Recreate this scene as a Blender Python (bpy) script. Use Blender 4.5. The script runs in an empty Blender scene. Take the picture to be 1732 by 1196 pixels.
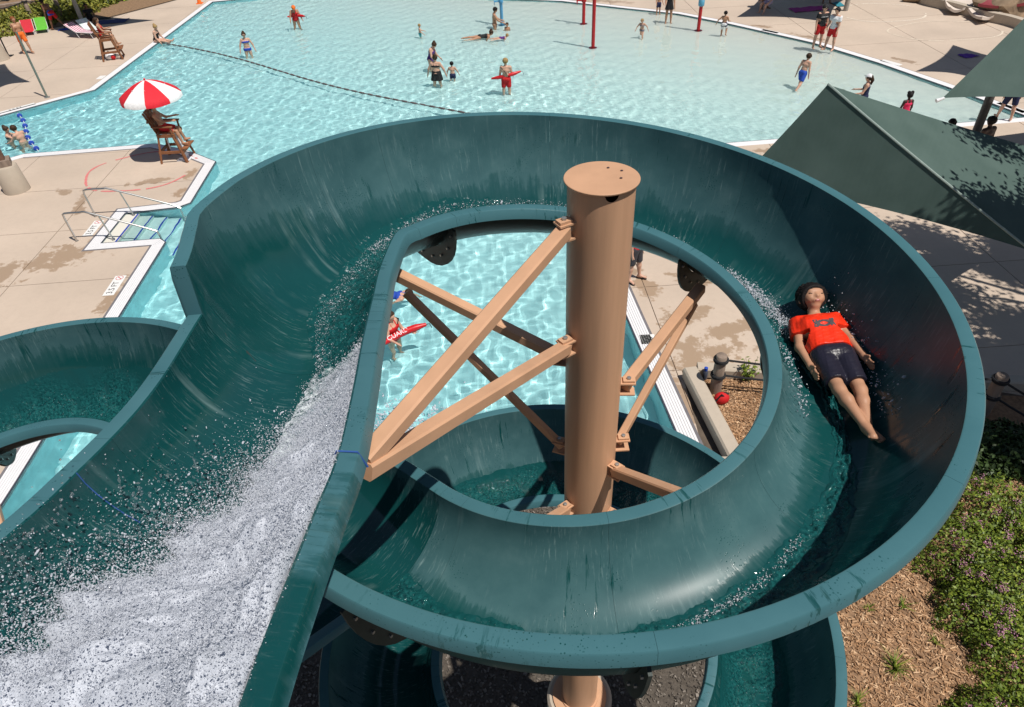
import bpy, bmesh, math, random
import numpy as np
from mathutils import Matrix, Vector
from mathutils.geometry import tessellate_polygon

random.seed(7)
RNG = np.random.default_rng(7)
sc = bpy.context.scene
COL = sc.collection
PI = math.pi
rad = math.radians

# ------------------------------------------------------------------ camera
cam = bpy.data.objects.new('camera', bpy.data.cameras.new('camera'))
COL.objects.link(cam)
sc.camera = cam
cam.data.sensor_width = 36
cam.data.lens = 1155 / 1732 * 36
cam.data.clip_start = 0.05
cam.data.clip_end = 900
CAMR = np.array([[0.99839344, 0.0566617, 0.0], [-0.03614696, 0.6369185, -0.77008326], [-0.04363422, 0.76884607, 0.6379434]])
CAMP = np.array([0, 0, 9.8])
cam.matrix_world = Matrix.Translation(CAMP.tolist()) @ Matrix(CAMR.tolist()).to_4x4()

# ------------------------------------------------------------------ sky, sun, exposure
SUN_EL = 65
sun_dir = Vector((0.77 * math.cos(rad(SUN_EL)), -0.64 * math.cos(rad(SUN_EL)), math.sin(rad(SUN_EL)))).normalized()
world = bpy.data.worlds.new("World")
sc.world = world
world.use_nodes = True
wn, wl = world.node_tree.nodes, world.node_tree.links
sky = wn.new('ShaderNodeTexSky')
sky.sky_type = 'NISHITA'
sky.sun_disc = False
sky.sun_elevation = rad(SUN_EL)
sky.sun_rotation = math.atan2(sun_dir.x, sun_dir.y)
bgn = wn.get('Background') or wn.new('ShaderNodeBackground')
won = wn.get('World Output') or wn.new('ShaderNodeOutputWorld')
wl.new(sky.outputs[0], bgn.inputs['Color'])
wl.new(bgn.outputs[0], won.inputs['Surface'])
bgn.inputs['Strength'].default_value = 0.055
sun = bpy.data.objects.new('sun', bpy.data.lights.new('sun', 'SUN'))
COL.objects.link(sun)
sun.data.energy = 4.8
sun.data.angle = rad(0.5)
sun.data.color = (1.0, 0.95, 0.88)
sun.data.cycles.is_caustics_light = True
sun.rotation_euler = sun_dir.to_track_quat('Z', 'Y').to_euler()
sun.location = (20, -15, 40)
sc.view_settings.view_transform = 'Standard'
sc.view_settings.look = 'None'
sc.view_settings.gamma = 1
sc.view_settings.use_curve_mapping = False
sc.view_settings.exposure = -0.1
sc.cycles.use_denoising = True
sc.cycles.max_bounces = 10
sc.cycles.transmission_bounces = 6
sc.cycles.sample_clamp_indirect = 6

# ------------------------------------------------------------------ helpers
def ray(px, py):
    return CAMR @ np.array([(px - 866) / 1155.0, -(py - 598) / 1155.0, -1.0])

def at(px, py, z=0.0):
    """point of the photograph that lies at height z"""
    d = ray(px, py)
    return CAMP + d * ((z - CAMP[2]) / d[2])

def link(o, parent=None, keep=True):
    COL.objects.link(o)
    if parent is not None:
        o.parent = parent
        if keep:
            m = parent.matrix_basis.copy()
            p = parent
            while p.parent is not None:
                m = p.parent.matrix_basis @ p.matrix_parent_inverse @ m if False else m
                break
            o.matrix_parent_inverse = world_of(parent).inverted()
    return o

def world_of(o):
    if o.parent is None:
        return o.matrix_basis.copy()
    return world_of(o.parent) @ o.matrix_parent_inverse @ o.matrix_basis

def tag(o, label=None, cat=None, group=None, kind=None):
    if label: o['label'] = label
    if cat: o['category'] = cat
    if group: o['group'] = group
    if kind: o['kind'] = kind
    return o

def thing(name, label, cat, loc=(0, 0, 0), group=None):
    o = bpy.data.objects.new(name, None)
    o.empty_display_size = 0.1
    COL.objects.link(o)
    o.location = loc
    return tag(o, label, cat, group)

def obj_np(name, V, F, mat, parent=None, smooth=True, kind=None, attrs=None, sharp=None):
    me = bpy.data.meshes.new(name)
    me.from_pydata(np.asarray(V, float).tolist(), [], [tuple(f) for f in (F.tolist() if hasattr(F, 'tolist') else F)])
    if smooth:
        me.polygons.foreach_set('use_smooth', [True] * len(me.polygons))
        if sharp: me.set_sharp_from_angle(angle=rad(sharp))
    if attrs:
        for k, a in attrs.items():
            at_ = me.attributes.new(k, 'FLOAT', 'POINT')
            at_.data.foreach_set('value', np.asarray(a, np.float32).ravel())
    if mat: me.materials.append(mat)
    me.update()
    o = bpy.data.objects.new(name, me)
    link(o, parent)
    if kind: o['kind'] = kind
    return o

def frame_from(d):
    d = np.asarray(d, float); d = d / np.linalg.norm(d)
    a = np.array([0, 0, 1.0]) if abs(d[2]) < 0.95 else np.array([1.0, 0, 0])
    x = np.cross(a, d); x /= np.linalg.norm(x)
    return x, np.cross(d, x), d

class MB:
    def __init__(self): self.v = []; self.f = []
    def add(self, V, F):
        n = len(self.v); self.v += [tuple(map(float, p)) for p in V]; self.f += [tuple(int(i) + n for i in f) for f in F]; return self
    def box(self, c, s, rz=0, M=None):
        x, y, z = s[0] / 2, s[1] / 2, s[2] / 2
        P = np.array([(sx * x, sy * y, sz * z) for sz in (-1, 1) for sy in (-1, 1) for sx in (-1, 1)])
        if M is not None: P = P @ np.asarray(M).T
        if rz:
            cc, ss = math.cos(rz), math.sin(rz)
            P = P @ np.array([[cc, -ss, 0], [ss, cc, 0], [0, 0, 1]]).T
        return self.add(P + np.asarray(c, float), [(0, 2, 3, 1), (4, 5, 7, 6), (0, 1, 5, 4), (2, 6, 7, 3), (0, 4, 6, 2), (1, 3, 7, 5)])
    def beam(self, a, b, w, h=None, up=(0, 0, 1)):
        a = np.asarray(a, float); b = np.asarray(b, float); h = h or w
        d = b - a; L = np.linalg.norm(d); d /= L
        x = np.cross(d, up)
        if np.linalg.norm(x) < 1e-4: x = np.cross(d, (0, 1, 0))
        x /= np.linalg.norm(x); z = np.cross(x, d)
        bv = min(w, h) * .12
        prof = [(-w/2+bv, -h/2), (w/2-bv, -h/2), (w/2, -h/2+bv), (w/2, h/2-bv), (w/2-bv, h/2), (-w/2+bv, h/2), (-w/2, h/2-bv), (-w/2, -h/2+bv)]
        V = [p + x * u + z * q for p in (a, b) for u, q in prof]
        n = 8
        F = [(i, (i + 1) % n, n + (i + 1) % n, n + i) for i in range(n)] + [tuple(range(n - 1, -1, -1)), tuple(range(n, 2 * n))]
        return self.add(V, F)
    def tube(self, pts, r, n=8, caps=True):
        pts = [np.asarray(p, float) for p in pts]; V = []; F = []
        m = len(pts); rs = r if hasattr(r, '__len__') else [r] * m
        px = None
        for i, p in enumerate(pts):
            d = pts[min(i + 1, m - 1)] - pts[max(i - 1, 0)]
            d = d / max(np.linalg.norm(d), 1e-9)
            if px is None: x, y, _ = frame_from(d)
            else:
                x = px - d * px.dot(d); x /= max(np.linalg.norm(x), 1e-9); y = np.cross(d, x)
            px = x
            for k in range(n):
                t = 2 * PI * k / n; V.append(p + (x * math.cos(t) + y * math.sin(t)) * rs[i])
        for i in range(m - 1):
            for k in range(n):
                F.append((i*n+k, i*n+(k+1) % n, (i+1)*n+(k+1) % n, (i+1)*n+k))
        if caps: F.append(tuple(range(n - 1, -1, -1))); F.append(tuple(range((m-1)*n, m*n)))
        return self.add(V, F)
    def lathe(self, prof, c=(0, 0, 0), n=24, caps=True):
        V = [(c[0] + r * math.cos(2*PI*k/n), c[1] + r * math.sin(2*PI*k/n), c[2] + z) for r, z in prof for k in range(n)]
        m = len(prof)
        F = [(i*n+k, i*n+(k+1) % n, (i+1)*n+(k+1) % n, (i+1)*n+k) for i in range(m-1) for k in range(n)]
        if caps: F.append(tuple(range(n - 1, -1, -1))); F.append(tuple(range((m-1)*n, m*n)))
        return self.add(V, F)
    def prism(self, poly, z0, z1):
        n = len(poly)
        V = [(p[0], p[1], z0) for p in poly] + [(p[0], p[1], z1) for p in poly]
        return self.add(V, [tuple(range(n - 1, -1, -1)), tuple(range(n, 2*n))] + [(i, (i+1) % n, n+(i+1) % n, n+i) for i in range(n)])
    def ball(self, c, r, n=8, m=6, s=(1, 1, 1)):
        V = []; F = []
        for i in range(m + 1):
            a = PI * i / m
            for k in range(n):
                t = 2*PI*k/n; V.append((c[0]+r*s[0]*math.sin(a)*math.cos(t), c[1]+r*s[1]*math.sin(a)*math.sin(t), c[2]-r*s[2]*math.cos(a)))
        for i in range(m):
            for k in range(n): F.append((i*n+k, i*n+(k+1) % n, (i+1)*n+(k+1) % n, (i+1)*n+k))
        return self.add(V, F)
    def build(self, name, mat, parent=None, smooth=False, sharp=35, kind=None):
        return obj_np(name, self.v, self.f, mat, parent, smooth, kind, sharp=sharp)

# ------------------------------------------------------------------ materials
def new_mat(name):
    m = bpy.data.materials.new(name); m.use_nodes = True
    N, L = m.node_tree.nodes, m.node_tree.links
    return m, N, L, N['Principled BSDF']

def node(N, t, **kw):
    n = N.new(t)
    for k, v in kw.items():
        if k in n.inputs.keys() if hasattr(n.inputs, 'keys') else False: n.inputs[k].default_value = v
        else: setattr(n, k, v)
    return n

def coords(N, L, scale=(1, 1, 1), kind='Object'):
    tc = N.new('ShaderNodeTexCoord'); mp = N.new('ShaderNodeMapping'); mp.inputs['Scale'].default_value = scale
    L.new(tc.outputs[kind], mp.inputs['Vector']); return mp.outputs[0]

def noise(N, L, vec, scale, detail=4, rough=0.55):
    n = N.new('ShaderNodeTexNoise'); n.inputs['Scale'].default_value = scale; n.inputs['Detail'].default_value = detail; n.inputs['Roughness'].default_value = rough
    if vec is not None: L.new(vec, n.inputs['Vector'])
    return n.outputs['Fac']

def ramp(N, L, fac, stops):
    r = N.new('ShaderNodeValToRGB'); e = r.color_ramp.elements
    while len(e) < len(stops): e.new(0.5)
    for el, (p, c) in zip(e, stops):
        el.position = p; el.color = (*c, 1) if len(c) == 3 else c
    L.new(fac, r.inputs['Fac']); return r.outputs['Color']

def math_(N, L, op, a, b=None, c=None, clamp=False):
    n = N.new('ShaderNodeMath'); n.operation = op; n.use_clamp = clamp
    for i, v in enumerate((a, b, c)):
        if v is None: continue
        if isinstance(v, (int, float)): n.inputs[i].default_value = v
        else: L.new(v, n.inputs[i])
    return n.outputs[0]

def mix(N, L, fac, a, b):
    n = N.new('ShaderNodeMix'); n.data_type = 'RGBA'
    for s, v in ((0, fac), (6, a), (7, b)):
        if isinstance(v, (int, float)): n.inputs[s].default_value = v
        elif isinstance(v, tuple): n.inputs[s].default_value = (*v, 1) if len(v) == 3 else v
        else: L.new(v, n.inputs[s])
    return n.outputs[2]

def bump(N, L, h, strength, dist=0.01, p=None):
    b = N.new('ShaderNodeBump'); b.inputs['Strength'].default_value = strength; b.inputs['Distance'].default_value = dist
    L.new(h, b.inputs['Height'])
    if p is not None: L.new(b.outputs[0], p.inputs['Normal'])
    return b.outputs[0]

MC = {}
def pm(name, col, rough=0.6, var=0.15, scale=8, bmp=0.15, bscale=60, spec=0.4, metal=0, stretch=(1, 1, 1)):
    """plain painted / cloth / wood surface with mottling and grain"""
    if name in MC: return MC[name]
    m, N, L, p = new_mat(name)
    v = coords(N, L, stretch)
    f = noise(N, L, v, scale, 5)
    lo = tuple(max(0, c * (1 - var)) for c in col); hi = tuple(min(1, c * (1 + var)) for c in col)
    L.new(ramp(N, L, f, [(0.3, lo), (0.7, hi)]), p.inputs['Base Color'])
    p.inputs['Roughness'].default_value = rough; p.inputs['Metallic'].default_value = metal
    p.inputs['Specular IOR Level'].default_value = spec
    if bmp: bump(N, L, noise(N, L, v, bscale, 3), bmp, 0.01, p)
    MC[name] = m
    return m

def concrete(name, col, wets=(), lines=True):
    m, N, L, p = new_mat(name)
    g = N.new('ShaderNodeNewGeometry'); pos = g.outputs['Position']
    a = noise(N, L, pos, 0.35, 4); b = noise(N, L, pos, 6, 6, 0.7); c = noise(N, L, pos, 90, 2)
    c1 = ramp(N, L, a, [(0.3, tuple(x * .9 for x in col)), (0.7, tuple(x * 1.08 for x in col))])
    c2 = mix(N, L, math_(N, L, 'MULTIPLY', ramp(N, L, b, [(0.45, (0, 0, 0)), (0.75, (1, 1, 1))]), 0.25), c1, tuple(x * .72 for x in col))
    c3 = mix(N, L, math_(N, L, 'MULTIPLY', ramp(N, L, c, [(0.55, (0, 0, 0)), (0.75, (1, 1, 1))]), 0.3), c2, tuple(x * .6 for x in col))
    p.inputs['Roughness'].default_value = 0.8
    out = c3
    if wets:
        acc = None
        n1 = noise(N, L, pos, 2.1, 6, 0.68)
        for (x, y, rx, ry, rot) in wets:
            mp = N.new('ShaderNodeMapping'); mp.vector_type = 'TEXTURE'
            mp.inputs['Location'].default_value = (x, y, 0); mp.inputs['Rotation'].default_value = (0, 0, rot); mp.inputs['Scale'].default_value = (rx, ry, 50)
            L.new(pos, mp.inputs['Vector'])
            ln = N.new('ShaderNodeVectorMath'); ln.operation = 'LENGTH'; L.new(mp.outputs[0], ln.inputs[0])
            acc = ln.outputs['Value'] if acc is None else math_(N, L, 'MINIMUM', acc, ln.outputs['Value'])
        k = math_(N, L, 'ADD', math_(N, L, 'SUBTRACT', 1.0, acc), math_(N, L, 'MULTIPLY', math_(N, L, 'SUBTRACT', n1, 0.5), 4.2))
        k = ramp(N, L, k, [(0.26, (0, 0, 0)), (0.33, (.55, .55, .55)), (0.5, (1, 1, 1))])
        out = mix(N, L, k, c3, tuple(x * y for x, y in zip(col, (.70, .62, .53))))
        L.new(mix(N, L, k, (.8, .8, .8), (.35, .35, .35)), p.inputs['Roughness'])
    L.new(out, p.inputs['Base Color'])
    bump(N, L, c, 0.25, 0.004, p)
    return m

# ------------------------------------------------------------------ places (metres)
def depth_at(x, y):
    s = (np.asarray(x) - 13.0) * -.75 + (np.asarray(y) - 38.0) * -.66
    return np.clip(.032 * s, .0, 1.15)

WATER_Z = -0.06
POOL = [(-34, 24.0), (-34, 28.2), (-21.16, 29.57), (-18.31, 32.36), (-17.96, 49.0), (-9, 50.5), (0, 45.6), (4.08, 43.96), (7.34, 41.53), (9.96, 39.7),
        (11.99, 37.28), (14.85, 33.28), (16.4, 30), (17.66, 26.63), (18.77, 23.33), (16.38, 23.19), (9.59, 22.68), (7.85, 22.59), (2.05, 21.9),
        (2.76, 12.9), (3.10, 9.05), (3.2, 7.9), (-9.57, 7.9), (-9.59, 8.83), (-9.79, 14.07), (-9.93, 17.85), (-10.17, 18.08), (-11.88, 18.0), (-11.91, 19.82), (-10.32, 20.03),
        (-10.0, 20.31), (-10.14, 23.49), (-11.47, 24.6), (-13.01, 25.5), (-17.88, 25.21), (-18.34, 24.82), (-22, 24.3)]
POOL = [Vector((*p, 0)) for p in POOL]

def poly_sheet(name, outer, holes, z, mat, kind='structure', parent=None):
    loops = [[Vector((p[0], p[1], 0)) for p in outer]] + [[Vector((p[0], p[1], 0)) for p in h] for h in holes]
    tris = tessellate_polygon(loops)
    V = [(p.x, p.y, z) for l in loops for p in l]
    F = []
    for t in tris:
        a, b, c = (Vector(V[i]) for i in t)
        F.append(tuple(t) if (b - a).cross(c - a).z > 0 else tuple(reversed(t)))
    return obj_np(name, V, F, mat, parent, smooth=False, kind=kind)

# ------------------------------------------------------------------ ground
M_soil = pm('packed_soil', (.13, .1, .075), .95, .3, 3, .5, 40)
ground = poly_sheet('ground', [(-400, -300), (400, -300), (400, 500), (-400, 500)], [POOL], -0.035, M_soil)

DECKCOL = (.55, .445, .355)
WETS = [(-12.9, 17.3, 1.4, .8, .4), (-14.6, 16.2, 2.0, .9, .5), (-16.6, 14.9, 2.2, 1.0, .5), (-13.7, 20.6, .9, .25, 1.9), (-14.7, 21.6, .5, .25, 2.5), (-12.0, 22.1, .9, .25, .3), (-10.75, 22.6, .55, .25, 1.4), (-10.6, 21.2, .3, .5, 0),
        (3.9, 11.2, .55, 1.2, .1), (4.2, 12.9, .8, .3, .4), (5.1, 12.3, .9, .35, .2), (3.4, 14.2, .4, .9, .3), (5.0, 14.3, 1.2, .3, -.3), (6.2, 12.8, .6, .8, .3), (4.5, 11.6, .8, .5, 0), (3.35, 10, .3, 1.1, .06),
        (-10.35, 15.2, .35, 1.0, 0), (13.4, 36.5, 1.0, .25, -.7), (15.0, 34.2, 1.1, .25, -.9), (17.6, 30, .8, .25, -1.1), (6.5, 43.4, 2.2, .35, -.5), (15, 22.2, 1.6, .25, 0), (9, 21.7, 1.0, .35, 0)]
M_deck = concrete('pool_deck_concrete', DECKCOL, WETS)
M_curb = concrete('curb_concrete', (.47, .40, .32))
M_joint = pm('joint_filler', (.30, .235, .18), .9, .2, 20, .2)
deck = thing('pool_deck', None, None)
deck['kind'] = 'structure'

def deck_region(outer, origin, ang, sx, sy, holes=()):
    """a concrete slab field cut into slabs by saw joints"""
    poly_sheet('joint_bed', outer, list(holes), -0.022, M_joint, parent=deck)
    loops = [[Vector((p[0], p[1], 0)) for p in outer]] + [[Vector((p[0], p[1], 0)) for p in h] for h in holes]
    tris = tessellate_polygon(loops)
    P = [p for l in loops for p in l]
    bm = bmesh.new()
    vs = [bm.verts.new((p.x, p.y, 0)) for p in P]
    for t in tris:
        try: bm.faces.new([vs[i] for i in t])
        except ValueError: pass
    ux = Vector((math.cos(ang), math.sin(ang), 0)); uy = Vector((-ux.y, ux.x, 0)); o = Vector((*origin, 0))
    R = [((p - o).dot(ux), (p - o).dot(uy)) for p in P]
    g = 0.011
    for k, u, s in ((0, ux, sx), (1, uy, sy)):
        lo = math.floor(min(r[k] for r in R) / s); hi = math.ceil(max(r[k] for r in R) / s)
        for i in range(lo, hi + 1):
            for e in (-g, g):
                bmesh.ops.bisect_plane(bm, geom=bm.verts[:] + bm.edges[:] + bm.faces[:], plane_co=o + u * (i * s + e), plane_no=u)
    cells = {}
    for f in bm.faces:
        c = f.calc_center_median() - o
        a, b = c.dot(ux) / sx, c.dot(uy) / sy
        if abs(a - round(a)) * sx < g * .9 or abs(b - round(b)) * sy < g * .9: continue
        cells.setdefault((math.floor(a), math.floor(b)), []).append([v.co.copy() for v in f.verts])
    bm.free()
    for key, fs in cells.items():
        V = []; F = []; idx = {}; ec = {}
        for f in fs:
            ids = []
            for c in f:
                k = (round(c.x, 4), round(c.y, 4))
                if k not in idx: idx[k] = len(V); V.append((c.x, c.y, 0.0))
                if not ids or ids[-1] != idx[k]: ids.append(idx[k])
            if len(set(ids)) < 3: continue
            a, b, c = (Vector(V[i]) for i in ids[:3])
            F.append(tuple(ids))
            for i in range(len(ids)):
                e = (ids[i], ids[(i + 1) % len(ids)]); ec[e] = 1
        n = len(V)
        V += [(x, y, -0.03) for x, y, z in V]
        for (a, b) in list(ec):
            if (b, a) not in ec: F.append((b, a, a + n, b + n))
        dz = random.uniform(-.0015, .0015)
        o2 = obj_np('slab', [(x, y, z + dz) for x, y, z in V], F, M_deck, deck, smooth=False)

# left peninsula, far-left deck, far deck, right deck
deck_region([(-34, 5), (-9.97, 5), (-9.97, 8.83), (-10.17, 14.07), (-10.29, 17.6), (-10.4, 17.7), (-12.25, 17.62), (-12.28, 20.15), (-10.6, 20.42), (-10.36, 20.6), (-10.5, 23.3), (-11.7, 24.25), (-13.1, 25.12), (-17.75, 24.83), (-18.2, 24.45), (-22, 23.9), (-34, 23.6)], (-10.3, 19), rad(2), 3.3, 3.0)
deck_region([(-34, 28.6), (-21.3, 29.95), (-18.7, 32.5), (-18.35, 49.35), (-9, 50.9), (0.1, 46.0), (4.3, 44.35), (7.6, 41.85), (10.25, 40.0), (12.3, 37.55), (15.2, 33.5), (16.8, 30.1), (18.05, 26.7), (19.2, 23.3), (60, 26), (60, 75), (-16, 75), (-19, 52.5), (-23.5, 46), (-34, 39.5)], (-18.4, 40), rad(1), 4.2, 4.0)
deck_region([(3.5, 8.75), (3.62, 10.95), (6.2, 11.0), (8.4, 10.3), (14, 8.2), (60, 4), (60, 25.6), (19.2, 23.0), (16.4, 22.85), (9.6, 22.34), (7.85, 22.25), (2.43, 21.55), (3.13, 12.9), (3.47, 9.05)], (3.5, 10.95), rad(1.5), 3.0, 3.2)

# ------------------------------------------------------------------ pool basin, edging, water
M_plaster, N, L, p = new_mat('pool_plaster')
g = N.new('ShaderNodeNewGeometry')
sp = N.new('ShaderNodeSeparateXYZ'); L.new(g.outputs['Position'], sp.inputs[0])
dn = math_(N, L, 'MULTIPLY', sp.outputs['Z'], -0.9)
base = ramp(N, L, dn, [(0.0, (.69, .64, .55)), (0.18, (.67, .70, .65)), (0.38, (.63, .74, .72)), (0.65, (.55, .75, .76)), (1.0, (.46, .72, .75))])
f2 = noise(N, L, g.outputs['Position'], 1.2, 5)
L.new(mix(N, L, math_(N, L, 'MULTIPLY', f2, 0.22), base, (.62, .70, .66)), p.inputs['Base Color'])
p.inputs['Roughness'].default_value = 0.8
n, m_ = 60, 60
X, Y = np.meshgrid(np.linspace(-34, 21, n), np.linspace(5, 53, m_))
Z = -depth_at(X, Y) - 0.10
i = np.arange((n - 1) * (m_ - 1)); r = i // (n - 1); c = i % (n - 1); a = r * n + c
floor = obj_np('pool_floor', np.stack([X, Y, Z], -1).reshape(-1, 3), np.stack([a, a + 1, a + n + 1, a + n], 1), M_plaster, kind='structure')
floor.cycles.is_caustics_receiver = True
M_tile = pm('pool_wall_tile', (.34, .62, .66), .4, .1, 4, .1, 30)
wb = MB()
for q in range(len(POOL)):
    a, b = POOL[q], POOL[(q + 1) % len(POOL)]
    wb.add([(a.x, a.y, -.012), (b.x, b.y, -.012), (b.x, b.y, -1.4), (a.x, a.y, -1.4)], [(0, 1, 2, 3)])
pw = wb.build('pool_wall', M_tile, kind='structure')
pw.cycles.is_caustics_receiver = True

M_white = pm('white_gutter', (.80, .79, .80), .5, .04, 12, .08)
M_dark = pm('dark_edge_tile', (.06, .06, .08), .4, .2, 10, .1)
gut = thing('pool_edge', None, None)
gut['kind'] = 'structure'
def inset(i0, i1, w):
    """offset of the pool outline away from the water between two outline points"""
    a, b = POOL[i0], POOL[i1]
    d = (b - a).normalized()
    return Vector((-d.y, d.x, 0)) * -w
area2 = sum(POOL[i].x * POOL[(i + 1) % len(POOL)].y - POOL[(i + 1) % len(POOL)].x * POOL[i].y for i in range(len(POOL)))
SGN = 1 if area2 < 0 else -1
def offs(w):
    out = []
    n = len(POOL)
    for i in range(n):
        p0, p1, p2 = POOL[i - 1], POOL[i], POOL[(i + 1) % n]
        d1 = (p1 - p0).normalized(); d2 = (p2 - p1).normalized()
        n1 = Vector((-d1.y, d1.x, 0)) * SGN; n2 = Vector((-d2.y, d2.x, 0)) * SGN
        bis = (n1 + n2).normalized(); k = min(1.6, 1 / max(.5, bis.dot(n1)))
        out.append(p1 + bis * w * k)
    return out
O0, O1, O2 = offs(0.03), offs(0.36), offs(0.42)
def strip_between(A, B, i, z0, z1, mb, f0=0.0, f1=1.0):
    j = (i + 1) % len(A)
    q = [A[i].lerp(B[i], f0), A[j].lerp(B[j], f0), A[j].lerp(B[j], f1), A[i].lerp(B[i], f1)]
    V = [(v.x, v.y, z0) for v in q] + [(v.x, v.y, z1) for v in q]
    mb.add(V, [(4, 5, 6, 7), (0, 1, 5, 4), (2, 3, 7, 6), (1, 2, 6, 5), (3, 0, 4, 7)])
NEAR = set(range(19, 34)) - {21}
for i in range(len(POOL)):
    Lp = (POOL[i] - POOL[(i + 1) % len(POOL)]).length
    mb = MB(); strip_between(offs(0.0), O0, i, -.06, .004, mb); mb.build('edge_tile', M_dark, gut)
    if i in NEAR or i == 18:
        mb = MB(); strip_between(O0, O1, i, -.06, -.008, mb); mb.build('gutter_bed', M_dark, gut)
        for k in range(6):
            mb = MB(); strip_between(O0, O1, i, -.03, .006, mb, k / 6 + .012, (k + 1) / 6 - .012); mb.build('grating_bar', M_white, gut)
        mb = MB(); strip_between(O1, O2, i, -.03, .003, mb); mb.build('edge_joint', pm('grey_joint', (.17, .16, .17), .8), gut)
    else:
        mb = MB(); strip_between(O0, O1, i, -.06, .006, mb); mb.build('coping', M_white, gut)

# water surface: real ripples, refracting
M_water = bpy.data.materials.new('pool_water'); M_water.use_nodes = True
N, L = M_water.node_tree.nodes, M_water.node_tree.links
N.remove(N['Principled BSDF'])
gl = N.new('ShaderNodeBsdfGlass'); gl.inputs['IOR'].default_value = 1.33; gl.inputs['Roughness'].default_value = 0
ga = N.new('ShaderNodeAttribute'); ga.attribute_name = 'water_depth'
L.new(ramp(N, L, ga.outputs['Fac'], [(0.0, (1, 1, 1)), (0.35, (.93, .99, .99)), (1.0, (.84, .975, .985))]), gl.inputs['Color'])
L.new(gl.outputs[0], N['Material Output'].inputs['Surface'])
nx, ny = 700, 640
X, Y = np.meshgrid(np.linspace(-28, 20, nx), np.linspace(6.5, 51, ny))
DEP = depth_at(X, Y)
Z = np.zeros_like(X)
for lam in np.geomspace(.16, 1.3, 36):
    an = RNG.uniform(0, 2 * PI); k = 2 * PI / lam
    Z += lam ** .9 * np.sin(k * (X * math.cos(an) + Y * math.sin(an)) + RNG.uniform(0, 6.28) + .6 * np.sin(.31 * X + RNG.uniform(0, 6)) + .6 * np.sin(.27 * Y + RNG.uniform(0, 6)))
patch = .75 + .35 * np.sin(.21 * X + .13 * Y + 1) * np.sin(.17 * Y - .11 * X)
Z *= .0054 * patch * np.clip(.25 + DEP * 1.6, .25, 1.0)
i = np.arange((nx - 1) * (ny - 1)); r = i // (nx - 1); c = i % (nx - 1); a = r * nx + c
water = obj_np('pool_water', np.stack([X, Y, Z + WATER_Z], -1).reshape(-1, 3), np.stack([a, a + 1, a + nx + 1, a + nx], 1), M_water, kind='structure', attrs={'water_depth': DEP / 1.15})
water.cycles.is_caustics_caster = True
# ------------------------------------------------------------------ slide geometry (curves measured in metres)
CAPC = np.array([0.5934, 3.7814, 8.0])
AC = np.array([0.4544, 3.7974])
HP = [2.334, 1.414, -.224, -.635, -.152, -.168, -.037, .088, -.022, .057, -.004]
def helixA(ph, side):
    if side == 'o': R_, z = HP[0], HP[2] + HP[4] * ph + HP[6] * np.sin(ph) + HP[7] * np.cos(ph)
    else: R_, z = HP[1], HP[3] + HP[5] * ph + HP[8] * np.sin(ph) + HP[9] * np.cos(ph)
    return np.array([AC[0] - R_ * math.cos(ph), AC[1] + R_ * math.sin(ph), 8.0 + z + HP[10] * ph * ph])

def plane_hit(px, py, zr, slope=.164, y0=3.8):
    d = ray(px, py)                # on the plane z = zr + slope*(y0-y)
    t = (zr + slope * (y0 - CAMP[1]) - CAMP[2]) / (d[2] + slope * d[1])
    return CAMP + d * t

def catmull(P, n):
    P = np.asarray(P, float); out = []
    P = np.vstack([2 * P[0] - P[1], P, 2 * P[-1] - P[-2]])
    seg = np.linalg.norm(np.diff(P[1:-1], axis=0), axis=1); cum = np.r_[0, np.cumsum(seg)]
    for s in np.linspace(0, cum[-1], n):
        i = min(np.searchsorted(cum, s, side='right') - 1, len(seg) - 1); t = (s - cum[i]) / seg[i]
        p0, p1, p2, p3 = P[i:i + 4]
        out.append(.5 * (2 * p1 + (p2 - p0) * t + (2 * p0 - 5 * p1 + 4 * p2 - p3) * t ** 2 + (3 * p1 - p0 - 3 * p2 + p3) * t ** 3))
    return np.array(out)

ZR = 7.40
rr = [(300, 1460), (335, 1370), (370, 1285), (404, 1194), (437, 1102), (483, 984), (530, 868), (572, 763), (600, 640), (613, 571), (630, 500), (642, 452)]
Rst = np.array([plane_hit(*p, ZR) for p in rr])
Rst = np.vstack([Rst, [helixA(rad(d), 'i') for d in (27, 34)]])
lr = [(-330, 1280), (-230, 1140), (-110, 1020), (0, 921), (108, 824), (253, 672), (343, 532)]
Lst = np.array([plane_hit(*p, ZR + .05) for p in lr])
lo_ = [(340, 541), (332, 480), (332, 430), (334, 382), (345, 352)]
Lhi = np.array([plane_hit(*p, 7.80, .09) for p in lo_])
Lhi = np.vstack([Lhi, [helixA(rad(d), 'o') for d in (13, 20)]])
NS = 46
yS = Lst[-1][1]
R_all = catmull(Rst, 160)
k_split = int(np.argmin(abs(R_all[:, 1] - yS)))
k_end = int(np.argmin(np.linalg.norm(R_all - helixA(rad(34), 'i'), axis=1)))
def resample(P, n):
    P = np.asarray(P); s = np.r_[0, np.cumsum(np.linalg.norm(np.diff(P, axis=0), axis=1))]
    t = np.linspace(0, s[-1], n); return np.stack([np.interp(t, s, P[:, k]) for k in range(3)], 1)
kj = int(np.argmin(np.linalg.norm(R_all - plane_hit(572, 763, ZR), axis=1)))
S_R = resample(R_all[:k_split + 1], NS); S_L = resample(catmull(Lst, 90), NS)
S_end_y = S_R[-1][1]
Lup = np.vstack([[(-1.775, 3.285, 7.84), (-1.80, 3.46, 7.835), (-1.885, 3.80, 7.81), (-1.925, 4.03, 7.80)], [helixA(rad(d), 'o') for d in (14, 20)]])
rT = R_all[k_split:k_end + 1]
k1 = int(np.argmin(abs(rT[:, 1] - (S_end_y + .05))))
T_R = np.vstack([[S_R[-1]], resample(rT[k1:], 23)])
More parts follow.
